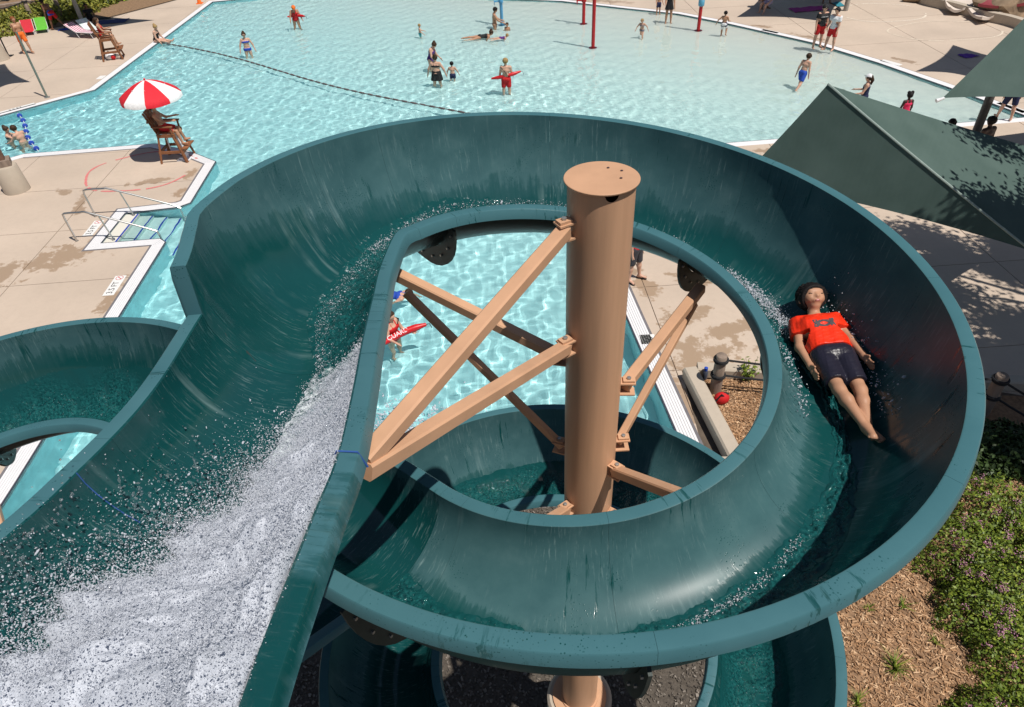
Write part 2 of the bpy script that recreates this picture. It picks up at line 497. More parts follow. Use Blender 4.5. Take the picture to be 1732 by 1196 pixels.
T_L = np.vstack([[S_L[-1]], resample(np.vstack([catmull(Lup, 60), [helixA(rad(d), 'o') for d in np.linspace(21, 34, 8)]]), 23)])
phs = np.radians(np.linspace(34, 313, 150))
A_L = np.array([helixA(p, 'o') for p in phs]); A_R = np.array([helixA(p, 'i') for p in phs])
q_step = NS

NQ = 22
def cross(Lp, Rp, dz, drop=None):
    """trough between two rim points; returns points from left rim to right rim"""
    h = Rp[:2] - Lp[:2]; w = np.linalg.norm(h); h = h / w
    zb = min(Lp[2], Rp[2]) - dz
    out = []
    for th in np.linspace(0, PI / 2, NQ // 2 + 1)[:-1]:
        th = th ** 1.0
        out.append((.5 * w * (1 - math.cos(th)) ** .9, Lp[2] - (Lp[2] - zb) * math.sin(th)))
    for th in np.linspace(PI / 2, 0, NQ // 2 + 1):
        out.append((w - .5 * w * (1 - math.cos(th)) ** .9, Rp[2] - (Rp[2] - zb) * math.sin(th)))
    return [np.array([Lp[0] + h[0] * x, Lp[1] + h[1] * x, z]) for x, z in out], h

FW, LH, LF, TH = .085, .085, .022, .014
def section_loop(Lp, Rp, dz):
    pts, h = cross(Lp, Rp, dz)
    e = np.array([h[0], h[1], 0]); up = np.array([0, 0, 1.0])
    ins = pts
    rim_r = [Rp + e * .012 + up * .004, Rp + e * FW + up * .0, Rp + e * (FW + .008) - up * .008, Rp + e * (FW + LF) - up * LH, Rp + e * (FW + LF - .012) - up * LH, Rp + e * (FW - .008) - up * .016, Rp + e * TH - up * .016]
    rim_l = [Lp - e * TH - up * .016, Lp - e * (FW - .008) - up * .016, Lp - e * (FW + LF - .012) - up * LH, Lp - e * (FW + LF) - up * LH, Lp - e * (FW + .008) - up * .008, Lp - e * FW, Lp - e * .012 + up * .004]
    n = len(ins)
    under = []
    for k in range(n - 2, 0, -2):
        a, b = ins[k - 1], ins[k + 1]
        t = b - a; t /= np.linalg.norm(t)
        th_ = t.dot(e); tz = t[2]
        nrm = -(e * -tz + up * th_)
        under.append(ins[k] + nrm * TH)
    return ins + rim_r + under + rim_l
def vq():
    n = NQ + 1
    return list(np.linspace(0, 1, n)) + [1.02, 1.06, 1.08, 1.2, 1.3, 1.3, 1.3] + [2.0] * len(range(n - 2, 0, -2)) + [-.3, -.3, -.3, -.2, -.08, -.06, -.02]

M_slide, N, L, p = new_mat('slide_gelcoat')
def at_(nm):
    a = N.new('ShaderNodeAttribute'); a.attribute_name = nm; return a.outputs['Fac']
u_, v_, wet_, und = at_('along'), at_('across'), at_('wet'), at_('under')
cb = N.new('ShaderNodeCombineXYZ'); L.new(math_(N, L, 'MULTIPLY', u_, 1.0), cb.inputs[0]); L.new(math_(N, L, 'MULTIPLY', v_, .16), cb.inputs[1])
cb2 = N.new('ShaderNodeCombineXYZ'); L.new(u_, cb2.inputs[0]); L.new(v_, cb2.inputs[1])
pos = N.new('ShaderNodeNewGeometry').outputs['Position']
st = noise(N, L, cb.outputs[0], 22, 5, .65)           # streaks that run down the wall
st2 = noise(N, L, cb.outputs[0], 60, 4, .7)
big = noise(N, L, pos, 2.6, 5, .6)
spk = N.new('ShaderNodeTexVoronoi'); spk.inputs['Scale'].default_value = 55; spk.inputs['Randomness'].default_value = 1; L.new(pos, spk.inputs['Vector'])
dens = noise(N, L, pos, 3.0, 3)
drops = math_(N, L, 'MULTIPLY', ramp(N, L, spk.outputs['Distance'], [(0.16, (1, 1, 1)), (0.24, (0, 0, 0))]), ramp(N, L, math_(N, L, 'ADD', dens, math_(N, L, 'MULTIPLY', math_(N, L, 'MAXIMUM', wet_, -.3), .35)), [(0.46, (0, 0, 0)), (0.60, (1, 1, 1))]))
wsum = math_(N, L, 'ADD', wet_, math_(N, L, 'ADD', math_(N, L, 'MULTIPLY', math_(N, L, 'SUBTRACT', st, .5), .13), math_(N, L, 'MULTIPLY', math_(N, L, 'SUBTRACT', big, .5), .24)))
wm = ramp(N, L, math_(N, L, 'ADD', wsum, .5), [(0.48, (0, 0, 0)), (0.505, (.6, .6, .6)), (0.57, (1, 1, 1))])
st3 = noise(N, L, cb.outputs[0], 9, 3, .6)
long_ = math_(N, L, 'MULTIPLY', ramp(N, L, st3, [(0.57, (0, 0, 0)), (0.74, (1, 1, 1))]), ramp(N, L, noise(N, L, pos, 2.0, 3), [(0.46, (0, 0, 0)), (0.66, (1, 1, 1))]))
drip = math_(N, L, 'MULTIPLY', ramp(N, L, st, [(0.57, (0, 0, 0)), (0.62, (1, 1, 1))]), ramp(N, L, noise(N, L, pos, 1.5, 3), [(0.52, (0, 0, 0)), (0.60, (1, 1, 1))]))
wm2 = math_(N, L, 'MAXIMUM', wm, math_(N, L, 'MAXIMUM', drops, math_(N, L, 'MULTIPLY', drip, .9)))
chalk = ramp(N, L, big, [(0.3, (.034, .095, .106)), (0.55, (.052, .126, .136)), (0.8, (.088, .172, .180))])
scuff = math_(N, L, 'MULTIPLY', ramp(N, L, st2, [(0.56, (0, 0, 0)), (0.72, (1, 1, 1))]), ramp(N, L, noise(N, L, pos, 1.7, 2), [(0.42, (0, 0, 0)), (0.62, (1, 1, 1))]))
dry = mix(N, L, math_(N, L, 'MULTIPLY', math_(N, L, 'MAXIMUM', scuff, math_(N, L, 'MULTIPLY', long_, .8)), .55), chalk, (.28, .40, .40))
wetc = mix(N, L, big, (.004, .044, .046), (.007, .070, .070))
wetc = mix(N, L, math_(N, L, 'MULTIPLY', math_(N, L, 'MAXIMUM', scuff, long_), .46), wetc, (.24, .36, .36))
isrim = ramp(N, L, math_(N, L, 'ABSOLUTE', math_(N, L, 'SUBTRACT', v_, .5)), [(0.503, (0, 0, 0)), (0.506, (1, 1, 1))])
rimc = mix(N, L, big, (.040, .122, .145), (.066, .172, .196))
dryf = mix(N, L, isrim, dry, rimc)
col = mix(N, L, wm2, dryf, wetc)
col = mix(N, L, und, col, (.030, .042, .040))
L.new(col, p.inputs['Base Color'])
L.new(mix(N, L, wm2, (.36, .36, .36), (.08, .08, .08)), p.inputs['Roughness'])
L.new(mix(N, L, wm2, (.22, .22, .22), (.5, .5, .5)), p.inputs['Specular IOR Level'])
bh = math_(N, L, 'ADD', math_(N, L, 'MULTIPLY', wm2, .6), math_(N, L, 'MULTIPLY', st2, .25))
bump(N, L, bh, .25, .004, p)

def wet_field(us, vs, fa, fb):
    return None

def flume(name, Ls, Rs, u0, dz, wet, parent, gap=.0007, part=True):
    """one moulded trough section with flanged rims; wet(i_fraction, across) > 0 where water runs over it"""
    n = len(Ls); V = []; al = []; ac = []; we = []; un = []
    vqs = vq(); m = len(vqs)
    mid = (np.asarray(Ls) + np.asarray(Rs)) / 2
    s = np.r_[0, np.cumsum(np.linalg.norm(np.diff(mid, axis=0), axis=1))]
    for i in range(n):
        d = dz(i / (n - 1)) if callable(dz) else dz
        P = section_loop(Ls[i], Rs[i], d)
        if i in (0, n - 1):
            t = mid[1] - mid[0] if i == 0 else mid[-2] - mid[-1]
            t = t / np.linalg.norm(t) * gap
            P = [q + t for q in P]
        V += P
        for q in vqs:
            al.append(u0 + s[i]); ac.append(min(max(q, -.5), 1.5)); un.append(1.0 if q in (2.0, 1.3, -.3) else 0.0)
            we.append(wet(i / (n - 1), q) if -.001 <= q <= 1.001 else wet(i / (n - 1), q) if (q > 1 and q < 1.25) or (q < 0 and q > -.25) else -1)
    F = []
    for i in range(n - 1):
        for k in range(m):
            k2 = (k + 1) % m
            F.append((i * m + k, (i + 1) * m + k, (i + 1) * m + k2, i * m + k2))
    F.append(tuple(range(m - 1, -1, -1)) if False else tuple(range(m))); F.append(tuple(range((n - 1) * m + m - 1, (n - 1) * m - 1, -1)))
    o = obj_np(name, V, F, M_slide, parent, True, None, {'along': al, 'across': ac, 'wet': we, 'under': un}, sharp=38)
    return o, u0 + s[-1]

def flange(name, Lp, Rp, dz, t, parent, w=.115, th=.02, inner_right=False):
    """bolted joint plate that stands out from the underside at a seam"""
    pts, h = cross(Lp, Rp, dz); e = np.array([h[0], h[1], 0]); up = np.array([0, 0, 1.0]); t = t / np.linalg.norm(t)
    V = []; F = []
    inner = [p for p in pts]; n = len(inner); outer = []
    for k in range(n):
        a, b = inner[max(k - 1, 0)], inner[min(k + 1, n - 1)]
        tt = b - a; tt /= np.linalg.norm(tt)
        nr = e * tt[2] - up * tt.dot(e)
        nr /= np.linalg.norm(nr)
        ww = w * (.5 + .9 * math.sin(PI * k / (n - 1))) + (.05 * math.sin(PI * min(1, (k / (n - 1) - .5) * 2.4)) if (k > n * .5 and inner_right) else 0); outer.append(inner[k] + nr * ww); inner[k] = inner[k] + nr * .016
    q0 = 2
    for s in (-th / 2, th / 2):
        V += [p + t * s for p in inner[q0:n - q0]] + [p + t * s for p in outer[q0:n - q0]]
    m = n - 2 * q0
    for k in range(m - 1):
        F += [(k, m + k, m + k + 1, k + 1), (2*m + k, 2*m + k + 1, 3*m + k + 1, 3*m + k), (m + k, 3*m + k, 3*m + k + 1, m + k + 1)]
    F += [(0, 2*m, 3*m, m), (m - 1, 2*m - 1, 4*m - 1, 3*m - 1)]
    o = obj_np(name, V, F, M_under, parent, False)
    b = MB()
    for k in range(q0 + 1, n - q0 - 1, 2):
        c = (inner[k] + outer[k]) / 2
        b.tube([c - t * (th / 2 + .014), c + t * (th / 2 + .014)], .011, 6)
    bo = b.build('bolt', M_steel, o); bo['kind'] = 'stuff'
    return o
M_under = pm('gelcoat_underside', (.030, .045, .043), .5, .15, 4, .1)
M_steel = pm('galvanised_steel', (.42, .42, .41), .38, .12, 30, .1, metal=.7)

slide = thing('water_slide', 'teal spiral water slide winding round the tan column, water rushing down its chute', 'water slide', (0.45, 3.8, 0))
interp = lambda x, xs, ys: float(np.interp(x, xs, ys))
QA = ([0, 20, 34, 50, 70, 100, 130, 160, 200, 240, 313], [.02, .10, .20, .24, .24, .24, .25, .26, .25, .12, .10])
QB = ([0, 34, 70, 120, 150, 175, 190, 210, 240, 270, 300, 313], [1.1, 1.1, 1.05, 1.0, .92, .78, .70, .66, .60, .52, .58, .62])
def wetA(d0, d1):
    def f(t, q):
        ph = d0 + (d1 - d0) * t
        if q < 0 or q > 1:
            if q > 1 and ph > 235: return -.16 + (.05 if ph > 262 and ph < 300 else 0)
            if q < 0 and ph > 240: return -.12 if ph < 275 else -.06
            return -.3
        a, b = interp(ph, *QA), interp(ph, *QB)
        return min(q - a, b - q) * 1.0
    return f
def wetS(t, q):
    if q < 0: return -.14
    if q > 1: return -.12 + (.22 if t < .35 and q < 1.1 else 0.1 * (t < .55))
    return .5
def wetT(t, q):
    if q < 0: return -.12
    if q > 1: return -.22
    return q - interp(t, [0, .3, 1], [-.02, .06, .20])
DZ = .45
u = 0.0
js = int(np.argmin(abs(S_R[:, 1] - plane_hit(572, 763, ZR)[1])))
js = max(3, min(NS - 4, js))
o1, u = flume('flume_section', S_L[:js + 1], S_R[:js + 1], u, DZ, lambda t, q: wetS(t * .6, q), slide)
o2, u = flume('flume_section', S_L[js:], S_R[js:], u, DZ, lambda t, q: wetS(.6 + t * .4, q), slide)
uT = u
o3, u = flume('flume_section', T_L, T_R, u, DZ, wetT, slide)
seams = [34, 50, 91, 135, 181, 225, 268, 306, 313]
prevd = None
uA = u
for d0, d1 in zip(seams[:-1], seams[1:]):
    i0 = int(np.argmin(abs(np.degrees(phs) - d0))); i1 = int(np.argmin(abs(np.degrees(phs) - d1)))
    _, u = flume('flume_section', A_L[i0:i1 + 1], A_R[i0:i1 + 1], u, DZ, wetA(np.degrees(phs[i0]), np.degrees(phs[i1])), slide)
    if d0 not in (34,):
        t = A_L[min(i0 + 1, len(phs) - 1)] - A_L[i0]
        flange('joint_flange', A_L[i0], A_R[i0], DZ, t, slide, inner_right=True)

# second bend (counter-turn) and the return coil lower down round the same column
BC = np.array([-4.39, 3.283])
def blend_pts(LA, RA, LB, RB, n=14):
    t = np.linspace(0, 1, n)[:, None]; t = t * t * (3 - 2 * t)
    return LA + (LB - LA) * t, RA + (RB - RA) * t
tB = np.radians(np.linspace(46, 326, 110))
zBo = 5.84 - .205 * (tB - PI / 2)
B_R = np.stack([BC[0] + 2.334 * np.cos(tB), BC[1] + 2.334 * np.sin(tB), zBo], 1)      # right of travel is the outer rim
B_L = np.stack([BC[0] + 1.414 * np.cos(tB), BC[1] + 1.414 * np.sin(tB), zBo - .42], 1)
X_L, X_R = blend_pts(A_L[-1], A_R[-1], B_L[0], B_R[0])
wet_mid = lambda t, q: (min(q - .22, .95 - q)) if 0 <= q <= 1 else -.3
_, u = flume('flume_section', X_L, X_R, u, DZ, wet_mid, slide)
def wetB(t, q): return (min(.90 - q, q + .3)) * 1.0 if 0 <= q <= 1 else -.3
for k0, k1 in ((0, 27), (27, 54), (54, 82), (82, 109)):
    _, u = flume('flume_section', B_L[k0:k1 + 1], B_R[k0:k1 + 1], u, DZ, wetB, slide)
    if k0: flange('joint_flange', B_L[k0], B_R[k0], DZ, B_L[k0 + 1] - B_L[k0], slide)
DC = np.array([0.5934 - .183, 3.7814 - .351])
tD = np.radians(np.linspace(34, 690, 220))
zDo = np.interp(np.degrees(tD), [0, 34, 340, 700], [4.38, 4.29, 3.47, 2.45])
D_L = np.stack([DC[0] - 2.334 * np.cos(tD), DC[1] + 2.334 * np.sin(tD), zDo], 1)
D_R = np.stack([DC[0] - 1.414 * np.cos(tD), DC[1] + 1.414 * np.sin(tD), zDo - .42], 1)
Y_L, Y_R = blend_pts(B_L[-1], B_R[-1], D_L[0], D_R[0])
_, u = flume('flume_section', Y_L, Y_R, u, DZ, wet_mid, slide)
def wetD(t, q): return min(q - .30, 1.2 - q) if 0 <= q <= 1 else -.3
kk = [0, 27, 54, 81, 108, 126]
for k0, k1 in zip(kk[:-1], kk[1:]):
    _, u = flume('flume_section', D_L[k0:k1 + 1], D_R[k0:k1 + 1], u, DZ, wetD, slide)
    flange('joint_flange', D_L[k1], D_R[k1], DZ, D_L[k1] - D_L[k1 - 1], slide)

# blue strap tied over the rim at a joint
M_blue = pm('blue_strap', (.03, .09, .30), .6)
sj = S_R[js]; hh = S_R[js][:2] - S_L[js][:2]; hh = np.array([*(hh / np.linalg.norm(hh)), 0])
MB().tube([sj - hh * .05 - [0, 0, .09], sj - hh * .004 + [0, 0, .008], sj + hh * FW + [0, 0, .007], sj + hh * (FW + LF + .005) - [0, 0, LH]], .0045, 6).build('strap', M_blue, slide, True)
slj = S_L[int(js * .86)]
MB().tube([slj + [0, 0, .006]] + [cross(S_L[int(js * .86)], S_R[int(js * .86)], DZ)[0][k] + np.array([0, 0, .01]) for k in range(1, 6)], .0025, 6).build('strap', M_blue, slide, True)

# ------------------------------------------------------------------ column and braces
M_tan = pm('tan_painted_steel', (.56, .325, .195), .45, .10, 3.5, .08, 30)
CX, CY = CAPC[0], CAPC[1]
colm = thing('support_column', 'thick tan steel column with a round cap in the middle of the spiral slide', 'column', (CX, CY, 0))
rc = .207; nA = 96; V = []; F = []
zs = [1.13, 2.0, 4.0, 6.0, 7.5, 7.93]
notch = {}
na = -PI / 2 + .16
for k in range(nA):
    t = 2 * PI * k / nA; d = (t - na + PI) % (2 * PI) - PI
    notch[k] = math.sqrt(max(0, 1 - (d / .21) ** 2)) * .048
for iz, z in enumerate(zs):
    for k in range(nA):
        t = 2 * PI * k / nA
        V.append((CX + rc * math.cos(t), CY + rc * math.sin(t), z + (.045 - notch[k] if iz == len(zs) - 1 else 0)))
for iz in range(len(zs) - 1):
    for k in range(nA): F.append((iz*nA+k, iz*nA+(k+1) % nA, (iz+1)*nA+(k+1) % nA, (iz+1)*nA+k))
M_shaft = pm('tan_column_paint', (.56, .325, .195), .45, .16, 4, .06, 30, stretch=(1.6, 1.6, .10))
obj_np('shaft', V, F, M_shaft, colm, True)
MB().lathe([(.02, -.004), (.226, -.004), (.2285, 0), (.2285, .006), (.226, .009), (.02, .009)], (CX, CY, 7.98), 64).build('cap', M_tan, colm, True)
mb = MB()
for dx, dy in ((.055, .12), (.11, -.03), (.13, .07)): mb.ball((CX + dx, CY + dy, 7.992), .008, 7, 5, (1.2, .9, .6))
mb.build('fallen_bits', pm('dark_debris', (.05, .03, .04), .9), colm, True)
MB().lathe([(.33, 0), (.33, .03), (.23, .034), (.23, .06), (.02, .06)], (CX, CY, 1.12), 32).build('base_plate', M_tan, colm, True)
foot = tag(MB().lathe([(.40, -.2), (.40, 1.08), (.37, 1.12), (.02, 1.12)], (CX, CY, 0), 40).build('concrete_footing', M_curb, None, True), 'round concrete footing under the tan column in the gravel', 'footing')

def colpt(px, py, r=.235):
    d = ray(px, py); o = CAMP[:2] - CAPC[:2]
    a = d[:2].dot(d[:2]); b = 2 * o.dot(d[:2]); c = o.dot(o) - r * r; D = max(b * b - 4 * a * c, 0)
    return CAMP + d * ((-b - math.sqrt(D)) / 2 / a)
def brace(a, b, w=.085, h=None, bracket=True, lab=None):
    """square steel tube from the column (a) to the trough (b) with a bolted end plate"""
    a = np.asarray(a, float); b = np.asarray(b, float)
    br = MB().beam(a, b, w, h or w).build('brace', M_tan, None)
    br.parent = colm; br.matrix_parent_inverse = world_of(colm).inverted()
    if bracket:
        hd = np.array([b[0] - a[0], b[1] - a[1], 0]); hd /= np.linalg.norm(hd)
        rr_ = np.array([a[0] - CX, a[1] - CY, 0]); rr_ /= np.linalg.norm(rr_)
        c = np.array([CX, CY, a[2]]) + rr_ * .25
        ang = math.atan2(rr_[1], rr_[0])
        m = MB().box(c + [0, 0, .055], (.13, .085, .012), ang).box(c + rr_ * .015 + [0, 0, .07], (.085, .06, .018), ang).box(c + [0, 0, -.05], (.13, .085, .012), ang)
        bk = m.build('bracket', M_tan, None); bk.parent = br; bk.matrix_parent_inverse = world_of(br).inverted()
        bt = MB().lathe([(.005, 0), (.017, 0), (.017, .014), (.005, .016)], c + rr_ * .015 + [0, 0, .0795], 6).build('bolt', M_steel, None)
        bt.parent = br; bt.matrix_parent_inverse = world_of(br).inverted()
    return br
vend = plane_hit(616, 780, ZR - .17)
c1 = colpt(955, 386, .26); c2 = colpt(957, 584, .26)
brace(c1 + [0, 0, -.02], vend + [0, .0, 0], .088)
brace(c2 + [0, 0, -.02], vend + [.0, -.03, -.03], .088)
f26 = np.array([-.86, 4.44, 6.98])
brace([CX - .23, CY + .06, 6.56], f26, .085)
brace([CX - .22, CY + .10, 5.55], f26 + [.06, 0, -.18], .06)
f144 = helixA(rad(142), 'i') + np.array([.04, .03, -.36])
brace([CX + .23, CY - .02, 6.30], f144, .085)
brace([CX + .22, CY - .0, 5.66], f144 + [-.05, -.05, -.12], .06)
d = ray(1150, 838); b7 = CAMP + d * ((6.02 - CAMP[2]) / d[2])
a7 = colpt(1040, 796, .25); v7 = b7 - a7
brace(a7, a7 + v7 * 1.16, .085)
a8 = colpt(958, 862, .25); d = ray(918, 886); b8 = CAMP + d * ((5.3 - CAMP[2]) / d[2])
brace(a8, a8 + (b8 - a8) * 3.2, .08)
a9 = colpt(1036, 874, .25)
brace(a9, a9 + np.array([.9, -.35, .25]), .08)
# the left-hand column that carries the counter-turn
col2 = thing('support_column', 'tan steel column half hidden at the left edge under the slide bend', 'column', (BC[0], BC[1], 0))
MB().lathe([(.207, 0), (.207, 5.6)], (BC[0], BC[1], 0), 40).build('shaft', M_tan, col2, True)
MB().lathe([(.02, 0), (.228, 0), (.228, .012), (.02, .012)], (BC[0], BC[1], 5.6), 40).build('cap', M_tan, col2, True)
for t_ in (75, 120, 165, 215):
    a = np.array([BC[0] + .22 * math.cos(rad(t_)), BC[1] + .22 * math.sin(rad(t_)), 4.5]); b = np.array([BC[0] + 1.45 * math.cos(rad(t_)), BC[1] + 1.45 * math.sin(rad(t_)), 5.05])
    br = MB().beam(a, b, .085).build('brace', M_tan, None); br.parent = col2; br.matrix_parent_inverse = world_of(col2).inverted()

# ------------------------------------------------------------------ water in the chute
M_flow, N, L, p = new_mat('running_water')
pos = N.new('ShaderNodeNewGeometry').outputs['Position']
nf = noise(N, L, pos, 40, 3, .6)
ed = N.new('ShaderNodeAttribute'); ed.attribute_name = 'edge'
fl_ = ramp(N, L, noise(N, L, pos, 95, 2, .6), [(0.68, (0, 0, 0)), (0.75, (1, 1, 1))])
nb = noise(N, L, pos, 24, 5, .65)
fo = N.new('ShaderNodeAttribute'); fo.attribute_name = 'froth'
fm = math_(N, L, 'ADD', fo.outputs['Fac'], math_(N, L, 'MULTIPLY', math_(N, L, 'SUBTRACT', nb, .5), 1.6))
fmk = ramp(N, L, fm, [(0.42, (0, 0, 0)), (0.72, (1, 1, 1))])
fcol = mix(N, L, fl_, mix(N, L, ramp(N, L, nf, [(.35, (0, 0, 0)), (.65, (1, 1, 1))]), (.003, .036, .040), (.012, .105, .105)), (.36, .50, .50))
fcol = mix(N, L, ed.outputs['Fac'], (.006, .060, .062), fcol)
L.new(mix(N, L, fmk, fcol, (.62, .68, .70)), p.inputs['Base Color'])
L.new(mix(N, L, fmk, (.04, .04, .04), (.35, .35, .35)), p.inputs['Roughness'])
p.inputs['IOR'].default_value = 1.33
p.inputs['Specular IOR Level'].default_value = .6
bump(N, L, math_(N, L, 'MULTIPLY', nf, ed.outputs['Fac']), .8, .02, p)

def ripples(n, m, Ls, Ws, amp, seed):
    r = np.random.default_rng(seed)
    U, V = np.meshgrid(Ls, Ws, indexing='ij'); Z = np.zeros_like(U)
    for lam in np.geomspace(.035, .22, 22):
        a = r.normal(0, 1.0); k = 2 * PI / lam
        Z += lam * np.sin(k * (U * math.cos(a) + V * math.sin(a)) + r.uniform(0, 6.28) + 1.2 * np.sin(3 * U + r.uniform(0, 6)) + 1.2 * np.sin(7 * V + r.uniform(0, 6)))
    return Z * amp
def flow(Ls, Rs, qa, qb, froth, lift=.010, amp=.022, seed=1, m=34, den=.013):
    Ls = np.asarray(Ls); Rs = np.asarray(Rs); mid = (Ls + Rs) / 2
    s = np.r_[0, np.cumsum(np.linalg.norm(np.diff(mid, axis=0), axis=1))]
    n = int(s[-1] / den); t = np.linspace(0, s[-1], n)
    L2 = np.stack([np.interp(t, s, Ls[:, k]) for k in range(3)], 1); R2 = np.stack([np.interp(t, s, Rs[:, k]) for k in range(3)], 1)
    q = np.linspace(0, 1, m)
    Z = ripples(n, m, t, q * .45, amp, seed)
    jit = np.cumsum(np.random.default_rng(seed).normal(0, .0035, n)); jit -= np.linspace(jit[0], jit[-1], n); jit2 = np.roll(jit, n // 3)
    V = np.zeros((n, m, 3)); FR = np.zeros((n, m)); ED = np.zeros((n, m))
    for i in range(n):
        P, h = cross(L2[i], R2[i], DZ); P = np.array(P); nn = len(P) - 1
        f = i / (n - 1)
        a = qa(f) + jit[i]; b = qb(f) + jit2[i]
        a = max(a, .02); b = min(b, .97)
        qq = a + (b - a) * q
        B = np.stack([np.interp(qq * nn, np.arange(nn + 1), P[:, k]) for k in range(3)], 1)
        up = np.zeros((m, 3)); up[:, 2] = 1
        ctr = (L2[i] + R2[i]) / 2; ctr[2] = max(L2[i][2], R2[i][2])
        nv = ctr - B; nv /= np.linalg.norm(nv, axis=1)[:, None]
        edge = np.clip(np.minimum(q, 1 - q) / .16, 0, 1) ** .8; ED[i] = np.clip(np.minimum(q, 1 - q) / .22 + .25 * np.sin(t[i] * 9), 0, 1)
        V[i] = B + nv * ((lift + np.clip(Z[i], -.02, .04)) * edge + .002)[:, None]
        FR[i] = [froth(f, x) for x in q]
    idx = np.arange(n * m).reshape(n, m)
    F = np.stack([idx[:-1, :-1], idx[1:, :-1], idx[1:, 1:], idx[:-1, 1:]], -1).reshape(-1, 4)
    o = obj_np('running_water', V.reshape(-1, 3), F, M_flow, None, True, 'stuff', {'froth': FR.ravel(), 'edge': ED.ravel()})
    return V
ALL_L = np.vstack([S_L, T_L[1:], A_L[1:]]); ALL_R = np.vstack([S_R, T_R[1:], A_R[1:]])
mid_ = (ALL_L + ALL_R) / 2; sall = np.r_[0, np.cumsum(np.linalg.norm(np.diff(mid_, axis=0), axis=1))]
def frac_of(i): return sall[i] / sall[-1]
fS = frac_of(NS - 1); fT = frac_of(NS + 22)
def ph_of(f): return 34 + (f - fT) / (1 - fT) * (313 - 34)
def qa_(f):
    if f < fT: return interp(f, [0, fS * .5, fS, fT], [.40, .44, .55, .46])
    return interp(ph_of(f), [34, 60, 90, 115, 140, 165, 185, 205, 225, 250, 270, 300, 313], [.42, .31, .33, .39, .43, .42, .48, .44, .40, .32, .28, .26, .28])
def qb_(f):
    if f < fT: return interp(f, [0, fS, fT], [.95, .86, .9])
    return interp(ph_of(f), [34, 60, 120, 150, 172, 185, 200, 225, 250, 270, 300, 313], [.9, .92, .86, .84, .80, .60, .56, .53, .51, .45, .50, .55])
def froth_(f, x):
    if f < fS: return interp(f, [0, fS * .75, fS], [1.6, .75, .45])
    if f < fT: return .10 + .9 * max(0, .22 - x)
    ph = ph_of(f)
    if ph < 172: return .10 + .9 * max(0, .22 - x) * (1.2 if 120 < ph < 165 else .8)
    return .0
MV = flow(ALL_L, ALL_R, qa_, qb_, froth_)
flow(B_L[4:80], B_R[4:80], lambda f: .12, lambda f: .80, lambda f, x: .03 + .5 * max(0, x - .85), seed=5, den=.02)
flow(D_L[:100], D_R[:100], lambda f: .28, lambda f: .85, lambda f, x: .02, seed=6, den=.022)
#@@PART3
# ------------------------------------------------------------------ people: one smooth surface grown from limbs
def surface_net(f, org, h):
    nx, ny, nz = f.shape
    ins = f < 0
    cs = [(i, j, k) for i in (0, 1) for j in (0, 1) for k in (0, 1)]
    cnt = sum(ins[i:nx-1+i, j:ny-1+j, k:nz-1+k].astype(np.int8) for i, j, k in cs)
    act = (cnt > 0) & (cnt < 8)
    ix = np.argwhere(act)
    if len(ix) == 0: return np.zeros((0, 3)), np.zeros((0, 4), int)
    vid = -np.ones(act.shape, int); vid[act] = np.arange(len(ix))
    S = np.zeros((len(ix), 3)); Cn = np.zeros(len(ix))
    for a in cs:
        for ax in range(3):
            if a[ax]: continue
            b = list(a); b[ax] = 1
            fa = f[ix[:, 0]+a[0], ix[:, 1]+a[1], ix[:, 2]+a[2]]; fb = f[ix[:, 0]+b[0], ix[:, 1]+b[1], ix[:, 2]+b[2]]
            m = (fa < 0) != (fb < 0)
            t = np.where(m, fa / np.where(m, fa - fb, 1), 0)
            P = np.array(a, float) + np.outer(t, np.array(b) - np.array(a))
            S[m] += P[m]; Cn[m] += 1
    V = org + (ix + S / np.maximum(Cn, 1)[:, None]) * h
    Fs = []
    for ax in range(3):
        o1, o2 = [(1, 2), (2, 0), (0, 1)][ax]
        sl0 = [slice(None)] * 3; sl1 = [slice(None)] * 3
        sl0[ax] = slice(0, -1); sl1[ax] = slice(1, None)
        A, B = ins[tuple(sl0)], ins[tuple(sl1)]
        for up in (True, False):
            e = np.argwhere(A & ~B if up else ~A & B)
            e = e[(e[:, o1] > 0) & (e[:, o2] > 0) & (e[:, o1] < f.shape[o1]-1) & (e[:, o2] < f.shape[o2]-1)]
            if len(e) == 0: continue
            def cell(d1, d2):
                c = e.copy(); c[:, o1] += d1; c[:, o2] += d2
                return vid[c[:, 0], c[:, 1], c[:, 2]]
            q = np.stack([cell(-1, -1), cell(0, -1), cell(0, 0), cell(-1, 0)], 1)
            Fs.append(q if up else q[:, ::-1])
    F = np.vstack(Fs) if Fs else np.zeros((0, 4), int)
    return V, F[(F >= 0).all(1)]

